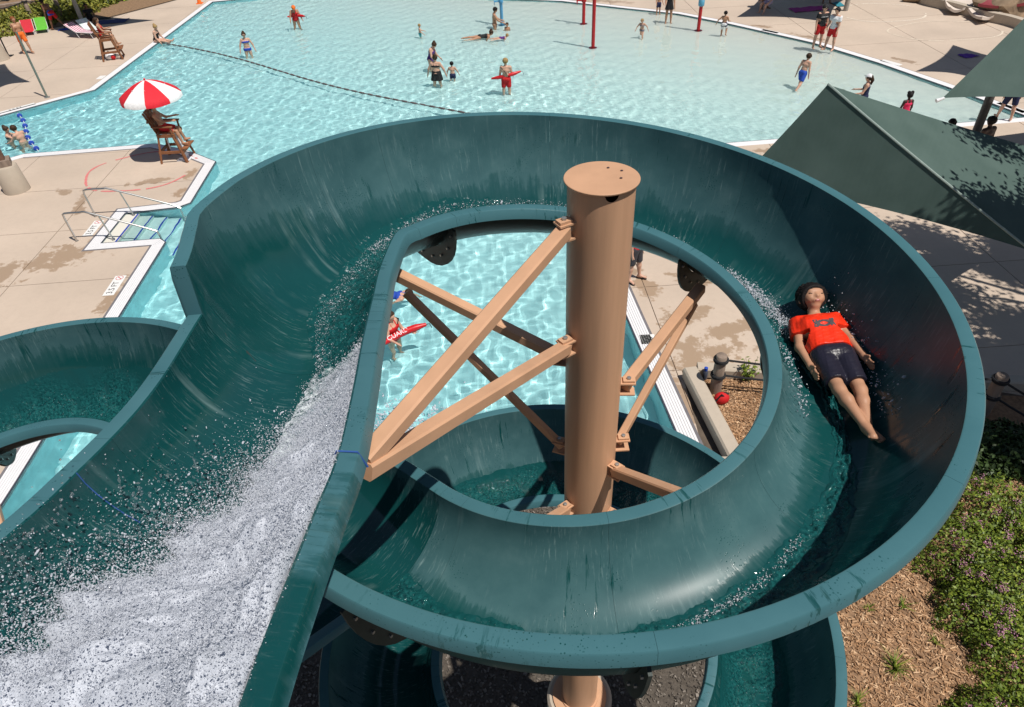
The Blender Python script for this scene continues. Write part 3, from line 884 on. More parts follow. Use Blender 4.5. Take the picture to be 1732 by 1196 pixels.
def sdf_mesh(prims, h, k, cut=None, grow=0.0, wr=None):
    """prims: (a, b, ra, rb); cut(P) returns a distance kept negative inside the wanted region"""
    A = np.array([np.minimum(p[0], p[1]) - max(p[2], p[3]) - grow - k for p in prims]).min(0) - 2 * h
    B = np.array([np.maximum(p[0], p[1]) + max(p[2], p[3]) + grow + k for p in prims]).max(0) + 2 * h
    n = np.ceil((B - A) / h).astype(int) + 1
    ax = [A[i] + np.arange(n[i]) * h for i in range(3)]
    f = np.full(n, 9.0)
    k0 = k
    for pr in prims:
        a, b, ra, rb = pr[:4]; k = pr[4] if len(pr) > 4 else k0
        a = np.asarray(a, float); b = np.asarray(b, float)
        lo = np.minimum(a, b) - max(ra, rb) - grow - 2.5 * k - 2 * h; hi = np.maximum(a, b) + max(ra, rb) + grow + 2.5 * k + 2 * h
        s = [slice(max(0, int((lo[i] - A[i]) / h)), min(n[i], int((hi[i] - A[i]) / h) + 2)) for i in range(3)]
        P = np.stack(np.meshgrid(*[ax[i][s[i]] for i in range(3)], indexing='ij'), -1)
        ba = b - a; L2 = max(ba.dot(ba), 1e-9)
        t = np.clip(((P - a) @ ba) / L2, 0, 1)
        d = np.linalg.norm(P - a - t[..., None] * ba, axis=-1) - (ra + (rb - ra) * t) - grow
        g = f[tuple(s)]
        hh = np.maximum(k - np.abs(g - d), 0) / k
        f[tuple(s)] = np.minimum(g, d) - hh * hh * k * .25
    if cut is not None or wr:
        P = np.stack(np.meshgrid(*ax, indexing='ij'), -1)
    if wr:
        rw = np.random.default_rng(3); a_, f0 = wr
        for q_ in range(7):
            d_ = rw.normal(size=3); d_ /= np.linalg.norm(d_); d2 = rw.normal(size=3)
            f = f + a_ / (1 + .35 * q_) * (np.abs(np.sin(f0 * (1 + .4 * q_) * (P @ d_) + 1.3 * np.sin(f0 * .5 * (P @ d2)) + q_)) - .5)
    if cut is not None:
        f = np.maximum(f, cut(P))
    return surface_net(f, A, h)

def rotv(v, axis, deg):
    return np.array(Matrix.Rotation(rad(deg), 3, axis) @ Vector(v))

def skeleton(H, lean=0, side=0, legs=((0, 4, 0), (0, 4, 0)), arms=((0, 8, 10), (0, 8, 10)), head=(0, 0), fat=1.0, child=0.0, foot=0, sw=.108):
    """joints of a figure facing +Y; legs (swing, spread, knee), arms (swing, spread, elbow)"""
    J = {}
    def lean_(v): return rotv(rotv(np.array(v, float) * H, 'X', -lean), 'Y', side)
    J['pel'] = np.zeros(3)
    J['waist'] = lean_((0, 0, .09)); J['chest'] = lean_((0, 0, .20)); J['neck'] = lean_((0, 0, .295))
    hd = rotv(rotv((0, .012, .10), 'X', -head[0]), 'Z', head[1])
    J['head'] = J['neck'] + lean_(hd) * (1 + .12 * child)
    J['up'] = lean_((0, 0, 1)) / H; J['fw'] = lean_(rotv(rotv((0, 1, 0), 'X', -head[0]), 'Z', head[1])) / H; J['hup'] = lean_(rotv(rotv((0, 0, 1), 'X', -head[0]), 'Z', head[1])) / H; J['tf'] = lean_((0, 1, 0)) / H
    for s, nm, lg, ar in ((-1, 'l', legs[0], arms[0]), (1, 'r', legs[1], arms[1])):
        hip = lean_((s * .052 * fat ** .5, 0, -.01)) * np.array([1, 1, 1]); J['hip' + nm] = hip
        def dirv(sw, ab): return np.array([s * math.sin(rad(ab)), math.sin(rad(sw)) * math.cos(rad(ab)), -math.cos(rad(sw)) * math.cos(rad(ab))])
        kn = hip + dirv(lg[0], lg[1]) * .245 * H * (1 - .06 * child); an = kn + dirv(lg[0] - lg[2], lg[3] if len(lg) > 3 else lg[1] * .6) * .245 * H * (1 - .06 * child)
        fd = dirv(lg[0] - lg[2] + 88 - foot, lg[1] + 6)
        J['knee' + nm], J['ank' + nm], J['toe' + nm] = kn, an, an + fd * .095 * H + np.array([0, 0, -.022 * H]) * (1 if foot < 20 else 0)
        J['heel' + nm] = an - fd * .02 * H + np.array([0, 0, -.018 * H]) * (1 if foot < 20 else 0)
        sh = lean_((s * sw, -.005, .262)); J['sho' + nm] = sh
        el = sh + lean_(dirv(ar[0], ar[1]) * .172); J['elb' + nm] = el
        wr = el + lean_(dirv(ar[0] + ar[2], ar[1] * (ar[3] if len(ar) > 3 else .5))) * .152; J['wri' + nm] = wr
        J['hand' + nm] = wr + (wr - el) / np.linalg.norm(wr - el) * .062 * H
    return J

def body_prims(J, H, fat=1.0, child=0.0):
    q = lambda r: r * H
    u, X = J['up'], np.cross(J['tf'], J['up'])
    tf = J['tf']
    T = [(J['pel'] - X * q(.038), J['pel'] + X * q(.038), q(.066) * fat, q(.066) * fat),
         (J['pel'] - tf * q(.018) - X * q(.035), J['pel'] - tf * q(.018) + X * q(.035), q(.060) * fat, q(.060) * fat),
         (J['waist'] - X * q(.032), J['waist'] + X * q(.032), q(.056) * fat, q(.056) * fat),
         (J['chest'] - X * q(.048) + tf * q(.006), J['chest'] + X * q(.048) + tf * q(.006), q(.064) * fat ** .6, q(.064) * fat ** .6),
         (J['pel'], J['waist'], q(.066) * fat, q(.058) * fat), (J['waist'], J['chest'], q(.058) * fat, q(.066) * fat ** .6),
         (J['chol'] if 'chol' in J else J['shol'] * .9 + J['neck'] * .1, J['shor'] * .9 + J['neck'] * .1, q(.040), q(.040)),
         (J['chest'], J['neck'] - u * q(.02), q(.060), q(.036))]
    hr = .060 + .012 * child
    u0, u = u, J['hup']
    Hd = [(J['neck'] - u0 * q(.01), J['head'] - u * q(.02), q(.031), q(.031)),
          (J['head'] + u * q(.018) - J['fw'] * q(.008), J['head'] + u * q(.012) + J['fw'] * q(.010), q(hr), q(hr * .96)),
          (J['head'] - u * q(.022) + J['fw'] * q(.016), J['head'] - u * q(.042) + J['fw'] * q(.026), q(hr * .80), q(hr * .45)),
          (J['head'] - u * q(.008) + J['fw'] * q(hr + .003), J['head'] - u * q(.016) + J['fw'] * q(hr + .010), q(.005), q(.008))]
    Xh = np.cross(J['fw'], u)
    for s in (-1, 1): Hd.append((J['head'] + Xh * s * q(hr) - u * q(.006), J['head'] + Xh * s * q(hr + .004) - u * q(.02), q(.011), q(.007)))
    u = u0
    Lb = []
    for n in 'lr':
        Lb += [(J['hip' + n], J['knee' + n], q(.060) * fat ** .7, q(.036) * fat ** .3),
               (J['knee' + n], J['knee' + n] * .72 + J['ank' + n] * .28, q(.034), q(.037) * fat ** .3), (J['knee' + n] * .72 + J['ank' + n] * .28, J['ank' + n], q(.036) * fat ** .3, q(.022)),
               (J['heel' + n], J['toe' + n], q(.022), q(.017)), (J['ank' + n], J['toe' + n], q(.022), q(.015))]
    Ar = []
    for n in 'lr':
        Ar += [(J['sho' + n], J['elb' + n], q(.034) * fat ** .5, q(.026) * fat ** .4), (J['elb' + n], J['wri' + n], q(.026) * fat ** .4, q(.017)),
               (J['wri' + n], J['hand' + n] - (J['hand' + n] - J['wri' + n]) * .2, q(.015), q(.017))]
        d = (J['hand' + n] - J['wri' + n]); d = d / np.linalg.norm(d); sx = np.cross(d, J['tf']); sx /= max(np.linalg.norm(sx), 1e-6); sy = np.cross(sx, d)
        sg = -1 if n == 'l' else 1
        for i, (o, ln) in enumerate(((-.0185, .034), (-.006, .042), (.0065, .039), (.0185, .030))):
            b = J['hand' + n] + sy * q(o); m = b + d * q(ln * .55); Ar.append((b - d * q(.012), m, q(.0070), q(.0066), q(.003))); Ar.append((m, m + d * q(ln * .5) + tf * q(.008), q(.0066), q(.0055), q(.003)))
        b = J['wri' + n] + d * q(.02) + sy * q(.014); Ar.append((b, b + d * q(.03) + sy * q(.020), q(.010), q(.007), q(.005)))
    return T, Hd, Lb, Ar

SKINS = {'light': (.60, .35, .25), 'tan': (.46, .245, .15), 'brown': (.20, .095, .055), 'dark': (.06, .032, .024)}
HAIRS = {'black': (.012, .010, .010), 'brown': (.05, .028, .016), 'blond': (.34, .22, .09), 'red': (.22, .07, .025)}
def skin_mat(k): return pm('skin_' + k, SKINS[k], .45, .10, 9, .05, 90, spec=.35)
def hair_mat(k): return pm('hair_' + k, HAIRS[k], .6, .3, 40, .4, 90, spec=.2)
def cloth(name, col, rough=.75): return pm('cloth_' + name, col, rough, .10, 14, .15, 70)
ALLP = []
def plane_cut(*pl):
    """keep the side where dot(p-o, n) < 0 for every (o, n)"""
    def c(P):
        r = None
        for o, n in pl:
            d = (P - np.asarray(o)) @ np.asarray(n)
            r = d if r is None else np.maximum(r, d)
        return r
    return c

def person(label, base, heading, H, skin='light', hair=('brown', 'short'), wear=(), group=None, water=0.0, h=None, seat=None, flat=None, head_at=None, M=None, face=False, caustic=False, extra=None, wrinkle=None, limb=1.0, hairg=.009, hairline=.030, **pose):
    child = pose.pop('child', 0.0); fat = pose.get('fat', 1.0)
    J = skeleton(H, child=child, **pose)
    T, Hd, Lb, Ar = body_prims(J, H, fat, child)
    Lb = [(p_[0], p_[1], p_[2] * limb, p_[3] * limb) for p_ in Lb]; Ar = [(p_[0], p_[1], p_[2] * (limb + 1) / 2, p_[3] * (limb + 1) / 2, *p_[4:]) for p_ in Ar]
    h = h or H * .0155
    k = .016 * H
    lo = min(min(J['toe' + n][2], J['heel' + n][2], J['ank' + n][2] - .03 * H) for n in 'lr') - .017 * H
    if flat is not None: lo = 0
    V, F = sdf_mesh(T + Hd + Lb + Ar + (extra(J, H) if extra else []), h, k)
    R3 = Matrix.Rotation(rad(heading - 90), 3, 'Z')
    if M is not None: R3 = M
    R3 = np.array(R3)
    if seat is not None: off = np.array([base[0], base[1], seat + .062 * H * fat])
    else: off = np.array([base[0], base[1], (base[2] if len(base) > 2 else 0) - water - lo])
    if M is not None: off = np.array(base, float)
    X = lambda P: P @ R3.T
    root = obj_np('person', X(V), F, skin_mat(skin), None, True)
    root.location = off
    tag(root, label, 'person', group)
    def part(name, prims, mat, kk=None, cut=None, grow=0.0, hh=None):
        v, f = sdf_mesh(prims, hh or h, kk or k, cut, grow, wrinkle if name in ('shirt', 'shorts') else None)
        if len(f) == 0: return None
        o = obj_np(name, X(v), f, mat, None, True); o.parent = root
        if caustic: o.cycles.is_caustics_receiver = True
        return o
    u, fw, tf = J['up'], J['fw'], J['tf']; XX = np.cross(tf, u)
    q = lambda r: r * H
    torso = T
    legs_t = lambda fr, r0, r1: [(J['hip' + n], J['hip' + n] + (J['knee' + n] - J['hip' + n]) * fr, q(r0) * fat ** .7, q(r1) * fat ** .5) for n in 'lr']
    for w in wear:
        kind, mat = w[0], w[1]; u = J['up']
        if kind == 'shorts':
            fr = w[2] if len(w) > 2 else .72
            o = []
            for n in 'lr':
                hp, kn = J['hip' + n], J['knee' + n]; d = (kn - hp) / np.linalg.norm(kn - hp); e = hp + (kn - hp) * fr
                def cutf(P, e=e, d=d): return np.maximum((P - e) @ d, (P - (J['pel'] + u * q(.062))) @ u)
                o.append((hp, e + d * q(.02), q(.068) * fat ** .7, q(.053) * fat ** .5))
            ends = [(J['hip' + n] + (J['knee' + n] - J['hip' + n]) * fr, (J['knee' + n] - J['hip' + n]) / np.linalg.norm(J['knee' + n] - J['hip' + n])) for n in 'lr']
            def cut(P):
                a = (P - (J['pel'] + u * q(.070))) @ u
                d0 = np.linalg.norm(P - ends[0][0], axis=-1); d1 = np.linalg.norm(P - ends[1][0], axis=-1)
                b = np.where(d0 < d1, (P - ends[0][0]) @ ends[0][1], (P - ends[1][0]) @ ends[1][1])
                return np.maximum(a, b)
            part('shorts', o + [(T[0][0], T[0][1], T[0][2] + q(.009), T[0][3] + q(.009)), (T[1][0], T[1][1], T[1][2] + q(.009), T[1][3] + q(.009)), (J['pel'], J['waist'], q(.072) * fat, q(.064) * fat)], mat, q(.010), cut)
        elif kind == 'shirt':
            o = list(T[:6]) + [T[6], T[7]] + [(J['sho' + n], J['sho' + n] + (J['elb' + n] - J['sho' + n]) * .62, q(.038) * fat ** .5, q(.037) * fat ** .4) for n in 'lr']
            ends = [(J['sho' + n] + (J['elb' + n] - J['sho' + n]) * .58, (J['elb' + n] - J['sho' + n]) / np.linalg.norm(J['elb' + n] - J['sho' + n])) for n in 'lr']
            def cut(P):
                a = -((P - (J['pel'] + u * q(w[2] if len(w) > 2 else .0))) @ u)
                r = np.maximum(a, (P - (J['neck'] - u * q(.004))) @ (u * .92 + tf * .30))
                for e, d in ends:
                    near = np.linalg.norm(P - e, axis=-1) < q(.085)
                    r = np.where(near, np.maximum(r, (P - e) @ d), r)
                return r
            if len(w) > 3: o += [(J['chest'] - XX * q(.045) + tf * q(.004), J['pel'] - XX * q(.040) + u * q(.03), q(.066), q(.060)), (J['chest'] + XX * q(.045) + tf * q(.004), J['pel'] + XX * q(.040) + u * q(.03), q(.066), q(.060))]
            part('shirt', o, mat, None, cut, q(.010))
        elif kind == 'suit':      # one-piece swimsuit
            def cut(P):
                a = (P - (J['chest'] + u * q(.030))) @ u
                strap = np.minimum(np.abs((P - J['chest']) @ XX - q(.045)), np.abs((P - J['chest']) @ XX + q(.045))) - q(.012)
                a = np.minimum(a, np.maximum(strap, (P - J['neck']) @ u - q(.02)))
                b = -((P - (J['pel'] - u * q(.062))) @ u)
                return np.maximum(a, b)
            part('swimsuit', T, mat, None, cut, q(.006))
        elif kind == 'bikini':
            o = J['chest'] + u * q(.0)
            part('bikini_top', T, mat, None, lambda P: np.minimum(np.maximum((P - (o + u * q(.030))) @ u, -((P - (o - u * q(.022))) @ u)), np.maximum(np.abs(np.abs((P - o) @ XX) - q(.03)) - q(.010), np.maximum((P - J['neck']) @ u, -((P - o) @ u)))), q(.006))
            part('bikini_bottom', T + Lb[:1] + Lb[5:6], mat, None, lambda P: np.maximum(np.maximum((P - (J['pel'] + u * q(.035))) @ u, -((P - (J['pel'] - u * q(.05))) @ u)), np.abs((P - J['pel']) @ XX) - q(.12)), q(.006))
        elif kind == 'skirt':
            e = (J['kneel'] + J['kneer']) / 2; e = J['pel'] + (e - J['pel']) * (w[2] if len(w) > 2 else .55)
            d = (e - J['pel']) / np.linalg.norm(e - J['pel'])
            part('skirt', [(J['waist'] - XX * q(.03), e - XX * q(.05), q(.062) * fat, q(.09) * fat), (J['waist'] + XX * q(.03), e + XX * q(.05), q(.062) * fat, q(.09) * fat)], mat, None, lambda P: np.maximum((P - e) @ d, (P - J['waist']) @ u))
        elif kind == 'cap':
            u = J['hup']; part('cap', [Hd[1]], mat, None, plane_cut((J['head'] + u * q(.016), -u)), q(.010))
            part('visor', [(J['head'] + u * q(.030) + fw * q(.05), J['head'] + u * q(.024) + fw * q(.10), q(.03), q(.022))], mat, None, plane_cut((J['head'] + u * q(.040), u), (J['head'] + u * q(.026), -u)))
        elif kind == 'glasses':
            u = J['hup']; Xh = np.cross(fw, u); c = J['head'] + u * q(.012) + fw * q(.066 + .012 * child)
            part('sunglasses', [(c - Xh * q(.028), c - Xh * q(.014), q(.013), q(.013)), (c + Xh * q(.014), c + Xh * q(.028), q(.013), q(.013)), (c - Xh * q(.06) - fw * q(.02), c + Xh * q(.06) - fw * q(.02), q(.005), q(.005))], mat, q(.004))
        elif kind == 'strap':
            a_, b_ = J['shol'] + u * q(.035), J['pel'] + XX * q(.075) + u * q(.05)
            part('shoulder_strap', [(a_ - tf * q(.075), b_ - tf * q(.07), q(.011), q(.011)), (a_ + tf * q(.06), b_ + tf * q(.075), q(.011), q(.011)), (a_ - tf * q(.075), a_ + tf * q(.06) + u * q(.0), q(.011), q(.011))], mat, q(.006))
        elif kind == 'sandals':
            part('sandal', [(J['heel' + n] - np.array([0, 0, q(.012)]), J['toe' + n] - np.array([0, 0, q(.008)]), q(.026), q(.025)) for n in 'lr'], mat, None, lambda P: np.minimum((P[..., 2] - (lo + q(.012))), np.maximum(np.minimum(np.linalg.norm(P - (J['toel'] * .65 + J['ankl'] * .35), axis=-1), np.linalg.norm(P - (J['toer'] * .65 + J['ankr'] * .35), axis=-1)) - q(.028), -P[..., 2] + lo)), q(.004))
    hm = hair_mat(hair[0])
    if hair[1] != 'none':
        u = J['hup']; hn = -fw * .80 + u * .60; hn /= np.linalg.norm(hn)
        hp = [(Hd[1][0], Hd[1][1], Hd[1][2], Hd[1][3])]
        if hair[1] in ('long', 'pony'):
            t0 = J['head'] - fw * q(.055) + u * q(.02)
            hp += [(t0, t0 - fw * q(.03) - u * q(.06), q(.028), q(.024)), (t0 - fw * q(.03) - u * q(.06), t0 - fw * q(.02) - u * q(.15), q(.024), q(.012))]
        if hair[1] == 'bun': hp += [(J['head'] + u * q(.065) - fw * q(.035), J['head'] + u * q(.08) - fw * q(.04), q(.03), q(.026))]
        if hair[1] == 'puffs':
            for s in (-1, 1): hp += [(J['head'] + u * q(.06) + XX * s * q(.035), J['head'] + u * q(.085) + XX * s * q(.045), q(.034), q(.034))]
        ho = J['head'] + fw * q(hairline) - u * q(.005)
        part('hair', hp, hm, q(.02), lambda P: -((P - ho) @ hn), q(hairg))
    if caustic: root.cycles.is_caustics_receiver = True
    ALLP.append(root)
    return root, J, X, off

def in_water(px, py): return at(px, py, WATER_Z)
M_black = cloth('black', (.012, .012, .014)); M_red = cloth('red', (.55, .012, .015)); M_navy = cloth('navy', (.015, .02, .07)); M_bluec = cloth('blue', (.02, .07, .42))
M_whitec = cloth('white', (.78, .78, .80)); M_orange = cloth('orange', (.85, .17, .02)); M_purple = cloth('purple', (.10, .025, .18)); M_pink = cloth('pink', (.80, .03, .12)); M_teal = cloth('teal', (.05, .30, .32))
M_glass = pm('dark_lens', (.01, .01, .012), .15, .1, 5, 0)
M_tube = pm('rescue_foam', (.60, .015, .02), .35, .06, 10, .05)

def wp(label, px, py, heading, H, sub=None, **kw):
    b = in_water(px, py)
    d = float(depth_at(b[0], b[1])) + .06 if sub is None else sub + .06
    return person(label, (b[0], b[1], 0), heading, H, water=d - 0 if sub is None else d, caustic=True, **kw)
def gp(label, px, py, heading, H, **kw):
    b = at(px, py, 0); return person(label, (b[0], b[1], .004), heading, H, **kw)
def hp_(label, px, py, heading, H, top, **kw):
    b = at(px, py, top); return person(label, (b[0], b[1], top - H), heading, H, **kw)

GP = 'bathers in the shallow pool'
def rescue_tube(label, a, b, sag=.10, w=.075, group='red rescue tubes', text=None):
    a = np.asarray(a, float); b = np.asarray(b, float); n = 14
    pts = []
    up = np.array([0, 0, 1.0])
    hz = np.cross(b - a, up); hz /= np.linalg.norm(hz)
    for i in range(n + 1):
        t = i / n; pts.append(a + (b - a) * t + hz * sag * math.sin(PI * t))
    root = thing('rescue_tube', label, 'rescue tube', tuple((a + b) / 2), group)
    m = MB().tube(pts, [w * (.45 + .55 * min(1, 4.5 * min(i, n - i) / n)) for i in range(n + 1)], 12); m.build('float', M_tube, root, True, sharp=60)
    e = pts[-1]; MB().tube([e, e + (b - a) / np.linalg.norm(b - a) * .08 - up * .02, e + (b - a) / np.linalg.norm(b - a) * .12 - up * .16], .009, 6).build('tow_strap', M_black, root, True)
    return root, pts

def text_mesh(name, body, size, M, mat, parent=None, extrude=.0015):
    cu = bpy.data.curves.new(name, 'FONT'); cu.body = body; cu.size = size; cu.extrude = extrude; cu.align_x = 'CENTER'; cu.align_y = 'CENTER'
    t = bpy.data.objects.new(name, cu); COL.objects.link(t)
    bpy.context.view_layer.update()
    me = bpy.data.meshes.new_from_object(t.evaluated_get(bpy.context.evaluated_depsgraph_get()))
    bpy.data.objects.remove(t); me.transform(M); me.materials.clear(); me.materials.append(mat)
    o = bpy.data.objects.new(name, me); link(o, parent); return o

def build_people():
    r, J, X, o = wp('lifeguard with orange cap and red swimsuit wading far out with a red tube', 503, 46, -70, 1.68, hair=('brown', 'pony'), skin='tan', wear=(('suit', M_red), ('cap', M_orange)), lean=14, arms=((25, 20, 40), (25, 20, 40)), legs=((8, 6, 0), (-8, 6, 0)), head=(20, 0), group=GP)
    hc = o + X(J['pel'] + np.array([0, .17, .16])); rescue_tube('red tube held by the orange capped lifeguard far out', hc + [-.45, .05, 0], hc + [.55, -.12, .02], -.15)
    wp('woman in a blue bikini standing alone with her arms held out', 421, 92, -75, 1.66, hair=('brown', 'bun'), wear=(('bikini', M_bluec), ('glasses', M_glass)), arms=((4, 26, 12), (4, 26, 12)), group=GP)
    wp('bare chested toddler alone in the middle of the pool', 711, 61, 10, .98, child=1, hair=('blond', 'short'), skin='light', wear=(('shorts', M_teal),), arms=((40, 12, 30), (20, 12, 30)), group=GP)
    wp('bare chested man kneeling in shallow water by the blue spray pole', 837, 46, 5, 1.78, sub=.82, hair=('black', 'short'), skin='tan', arms=((35, 10, 30), (35, 10, 30)), head=(15, 0), group=GP)
    wp('small child with only head and shoulders above the water by the blue pole', 858, 49, -110, 1.1, sub=.80, child=1, hair=('brown', 'short'), skin='tan', group=GP)
    for lab, pa, H, sk, hr, w, sz in (('woman in a black swimsuit stretched out swimming towards a child', (812, 64), 1.65, 'tan', ('brown', 'bun'), M_black, 1), ('little child in a purple suit lying in the shallow water beside the swimmer', (846, 66), 1.0, 'light', ('blond', 'short'), M_purple, 1)):
        b = in_water(*pa); ux = np.array([.985, .16, .06]); ux /= np.linalg.norm(ux); fr = np.array([.06, 0, -1.0]); fr -= ux * fr.dot(ux); fr /= np.linalg.norm(fr); xr = np.cross(fr, ux)
        person(lab, (b[0], b[1], WATER_Z + .03), 0, H, skin=sk, hair=hr, wear=(('suit', w),), legs=((-4, 5, 0), (4, 5, 4)), arms=((60, 15, 20), (60, 15, 20)), head=(-55, 0), foot=70, M=Matrix(np.stack([xr, fr, ux], 1).tolist()), group=GP, caustic=True, child=0 if H > 1.3 else 1)
    wp('heavy woman in a purple swimsuit leaning over beside the woman in the black skirt', 731, 115, -20, 1.66, fat=1.28, hair=('brown', 'bun'), wear=(('suit', M_purple),), lean=12, arms=((25, 14, 30), (25, 14, 30)), head=(25, 0), group=GP)
    wp('heavy woman in a black skirted swimsuit seen from behind with arms spread', 740, 140, 80, 1.66, fat=1.3, hair=('brown', 'bun'), wear=(('bikini', M_black), ('skirt', M_black, .62)), arms=((0, 32, 8), (0, 34, 8)), group=GP)
    wp('dark haired little boy seen from behind next to the woman in black', 766, 131, 85, 1.16, child=.7, hair=('black', 'short'), wear=(('shorts', M_navy),), arms=((15, 30, 15), (15, 30, 15)), group=GP)
    r, J, X, o = wp('blond lifeguard in red shorts seen from behind with a red tube across his front', 857, 153, 88, 1.76, hair=('blond', 'short'), wear=(('shorts', M_red, .75), ('strap', M_black)), arms=((14, 12, 45), (14, 12, 45)), group=GP)
    hc = o + X(J['pel'] + np.array([0, .20, .12])); rescue_tube('red tube held in front of the blond lifeguard', hc + [-.62, -.12, -.10], hc + [.62, -.10, .12], .12)
    wp('small girl in a grey bikini running through ankle deep water', 1085, 63, -115, 1.08, child=.8, hair=('blond', 'short'), wear=(('bikini', cloth('grey', (.18, .17, .2))),), lean=10, legs=((30, 4, 20), (-25, 4, 70)), arms=((-20, 40, 20), (10, 40, 20)), group=GP)
    wp('small child in navy patterned trunks standing at the far pool rim', 1113, 24, -80, 1.12, child=.8, hair=('brown', 'short'), skin='tan', wear=(('shorts', M_navy),), arms=((10, 15, 40), (10, 15, 40)), group=GP)
    wp('woman in a black swim dress standing in the shallows at the top edge', 1130, 38, -95, 1.66, hair=('brown', 'long'), skin='tan', wear=(('suit', M_black), ('skirt', M_black, .45)), arms=((10, 8, 20), (20, 10, 60)), group=GP)
    wp('boy in white and navy trunks with a green waistband skipping near the red pole', 1222, 61, 60, 1.22, child=.6, hair=('black', 'short'), skin='tan', wear=(('shorts', M_whitec, .8), ('skirt', M_navy, .25)), legs=((12, 4, 8), (45, 8, 75)), arms=((-15, 48, 15), (25, 15, 50)), group=GP)
    r, J, X, o = gp('man in a black shirt and red shorts standing on the pool rim', 1380, 82, -82, 1.80, hair=('black', 'short'), skin='light', wear=(('shirt', M_black, -.02), ('shorts', M_red, .8), ('cap', M_black), ('glasses', M_glass)), arms=((2, 10, 14), (2, 10, 14)), legs=((0, 6, 0), (0, 6, 0)), fat=1.1, group='pool staff on the rim')
    pt = o + X(J['chest'] + np.array([0, .155, .02])); 
    f_ = Vector(X(np.array([0, 1, 0]))); rt = Vector(X(np.array([1, 0, 0]))); Mx = Matrix((( -rt.x, 0, f_.x, pt[0]), (-rt.y, 0, f_.y, pt[1]), (-rt.z, 1, f_.z, pt[2]), (0, 0, 0, 1)))
    text_mesh('shirt_print', 'LIFEGUARD', .06, Mx, M_whitec, r)
    gp('man in a white shirt and red shorts turned towards the man in black', 1401, 86, 215, 1.76, hair=('black', 'short'), skin='light', wear=(('shirt', M_whitec, -.02), ('shorts', M_red, .8)), arms=((6, 8, 12), (8, 8, 30)), legs=((-6, 4, 0), (10, 4, 0)), group='pool staff on the rim')
    wp('bare chested boy in blue trunks wading away near the green canopy', 1353, 147, 35, 1.52, child=.3, hair=('brown', 'short'), wear=(('shorts', M_bluec, .85),), lean=14, legs=((20, 5, 12), (-28, 5, 20)), arms=((-5, 14, 10), (5, 12, 10)), group=GP)
    r, J, X, o = hp_('woman in a white cap and navy swimsuit wading behind the green canopy peak', 1472, 127, 150, 1.62, 1.52, hair=('brown', 'pony'), wear=(('suit', M_navy), ('cap', M_whitec)), arms=((20, 12, 60), (20, 12, 60)), group=GP)
    hp_('girl in a pink swimsuit with two hair puffs behind the canopy edge', 1541, 158, 95, 1.32, 1.24, skin='dark', child=.3, hair=('black', 'puffs'), wear=(('suit', M_pink),), arms=((5, 14, 15), (5, 14, 15)), group=GP)
    hp_('person with dark hair bending down behind the canopy slope, only the head showing', 1622, 198, 200, 1.5, 1.35, skin='dark', lean=20, hair=('black', 'long'), wear=(('suit', M_black),), group='people at the right corner of the pool')
    hp_('bare backed man in the shade beside the dark canopy post', 1681, 199, 110, 1.85, 1.78, skin='dark', fat=1.15, hair=('black', 'short'), wear=(('shorts', M_black),), group='people at the right corner of the pool')
    gp('person in navy shorts standing at the pool corner, upper body behind the upper canopy', 1697, 203, 70, 1.72, skin='light', hair=('brown', 'short'), wear=(('shorts', M_navy, .9), ('shirt', M_navy)), legs=((8, 10, 0), (-6, 8, 0)), group='people at the right corner of the pool')
    gp('bare chested man in orange shorts walking with a hand at his mouth', 49, 91, -40, 1.78, skin='tan', hair=('red', 'short'), wear=(('shorts', M_orange, .85),), arms=((-12, 10, 15), (35, 10, 125)), legs=((14, 3, 6), (-14, 3, 10)), group='people on the far left deck')
    gp('person in blue and red shorts bending over in the sail shade', 98, 50, 160, 1.70, skin='brown', hair=('black', 'short'), wear=(('shorts', M_red, .8), ('skirt', M_bluec, .3)), lean=28, arms=((20, 10, 20), (20, 10, 20)), legs=((18, 6, 8), (-30, 6, 5)), group='people on the far left deck')
    b = at(154, 34, 0); person('person in black sitting on towels in the sail shade', (b[0], b[1]), -60, 1.65, seat=.03, skin='brown', hair=('black', 'short'), wear=(('shirt', M_black), ('shorts', M_black)), lean=-8, legs=((70, 12, 60), (80, 12, 90)), arms=((10, 20, 20), (30, 15, 50)), group='people on the far left deck')
    b = at(266, 71, 0); person('woman in a black swimsuit sitting on the pool rim with legs stretched in the water', (b[0], b[1]), -5, 1.64, seat=.0, skin='light', hair=('blond', 'bun'), wear=(('suit', M_black),), lean=14, legs=((84, 4, 4), (86, 6, 8)), arms=((30, 10, 20), (20, 10, 30)), fat=1.15, foot=30, group='people on the far left deck')
    wp('woman with her hair tied up holding on to the young man by the blue floats', 17, 236, 25, 1.62, sub=1.12, hair=('brown', 'bun'), wear=(('bikini', M_navy),), arms=((60, 25, 20), (60, 20, 30)), head=(10, -20), group=GP)
    wp('bare backed young man facing the woman by the blue floats', 39, 239, 160, 1.74, sub=1.12, hair=('brown', 'short'), arms=((50, 15, 25), (45, 15, 30)), head=(15, 0), lean=8, group=GP)
    r, J, X, o = wp('lifeguard in red standing in the water seen through the slide ring', 666, 572, -35, 1.66, hair=('brown', 'pony'), wear=(('suit', M_red), ('strap', M_black)), arms=((22, 10, 70), (22, 14, 70)), group=GP)
    hc = o + X(J['pel'] + np.array([0, .22, .20]))
    r2, pts = rescue_tube('red tube lettered GUARD seen through the slide ring', hc + [-.42, -.28, -.06], hc + [.62, .20, .10], -.08, .085)
    c = (pts[5] + pts[6]) / 2; d = Vector(pts[8] - pts[3]).normalized(); nz = Vector((.05, -.62, .78)); nz = (nz - d * nz.dot(d)).normalized(); yy = nz.cross(d)
    c = Vector(c) + nz * .084
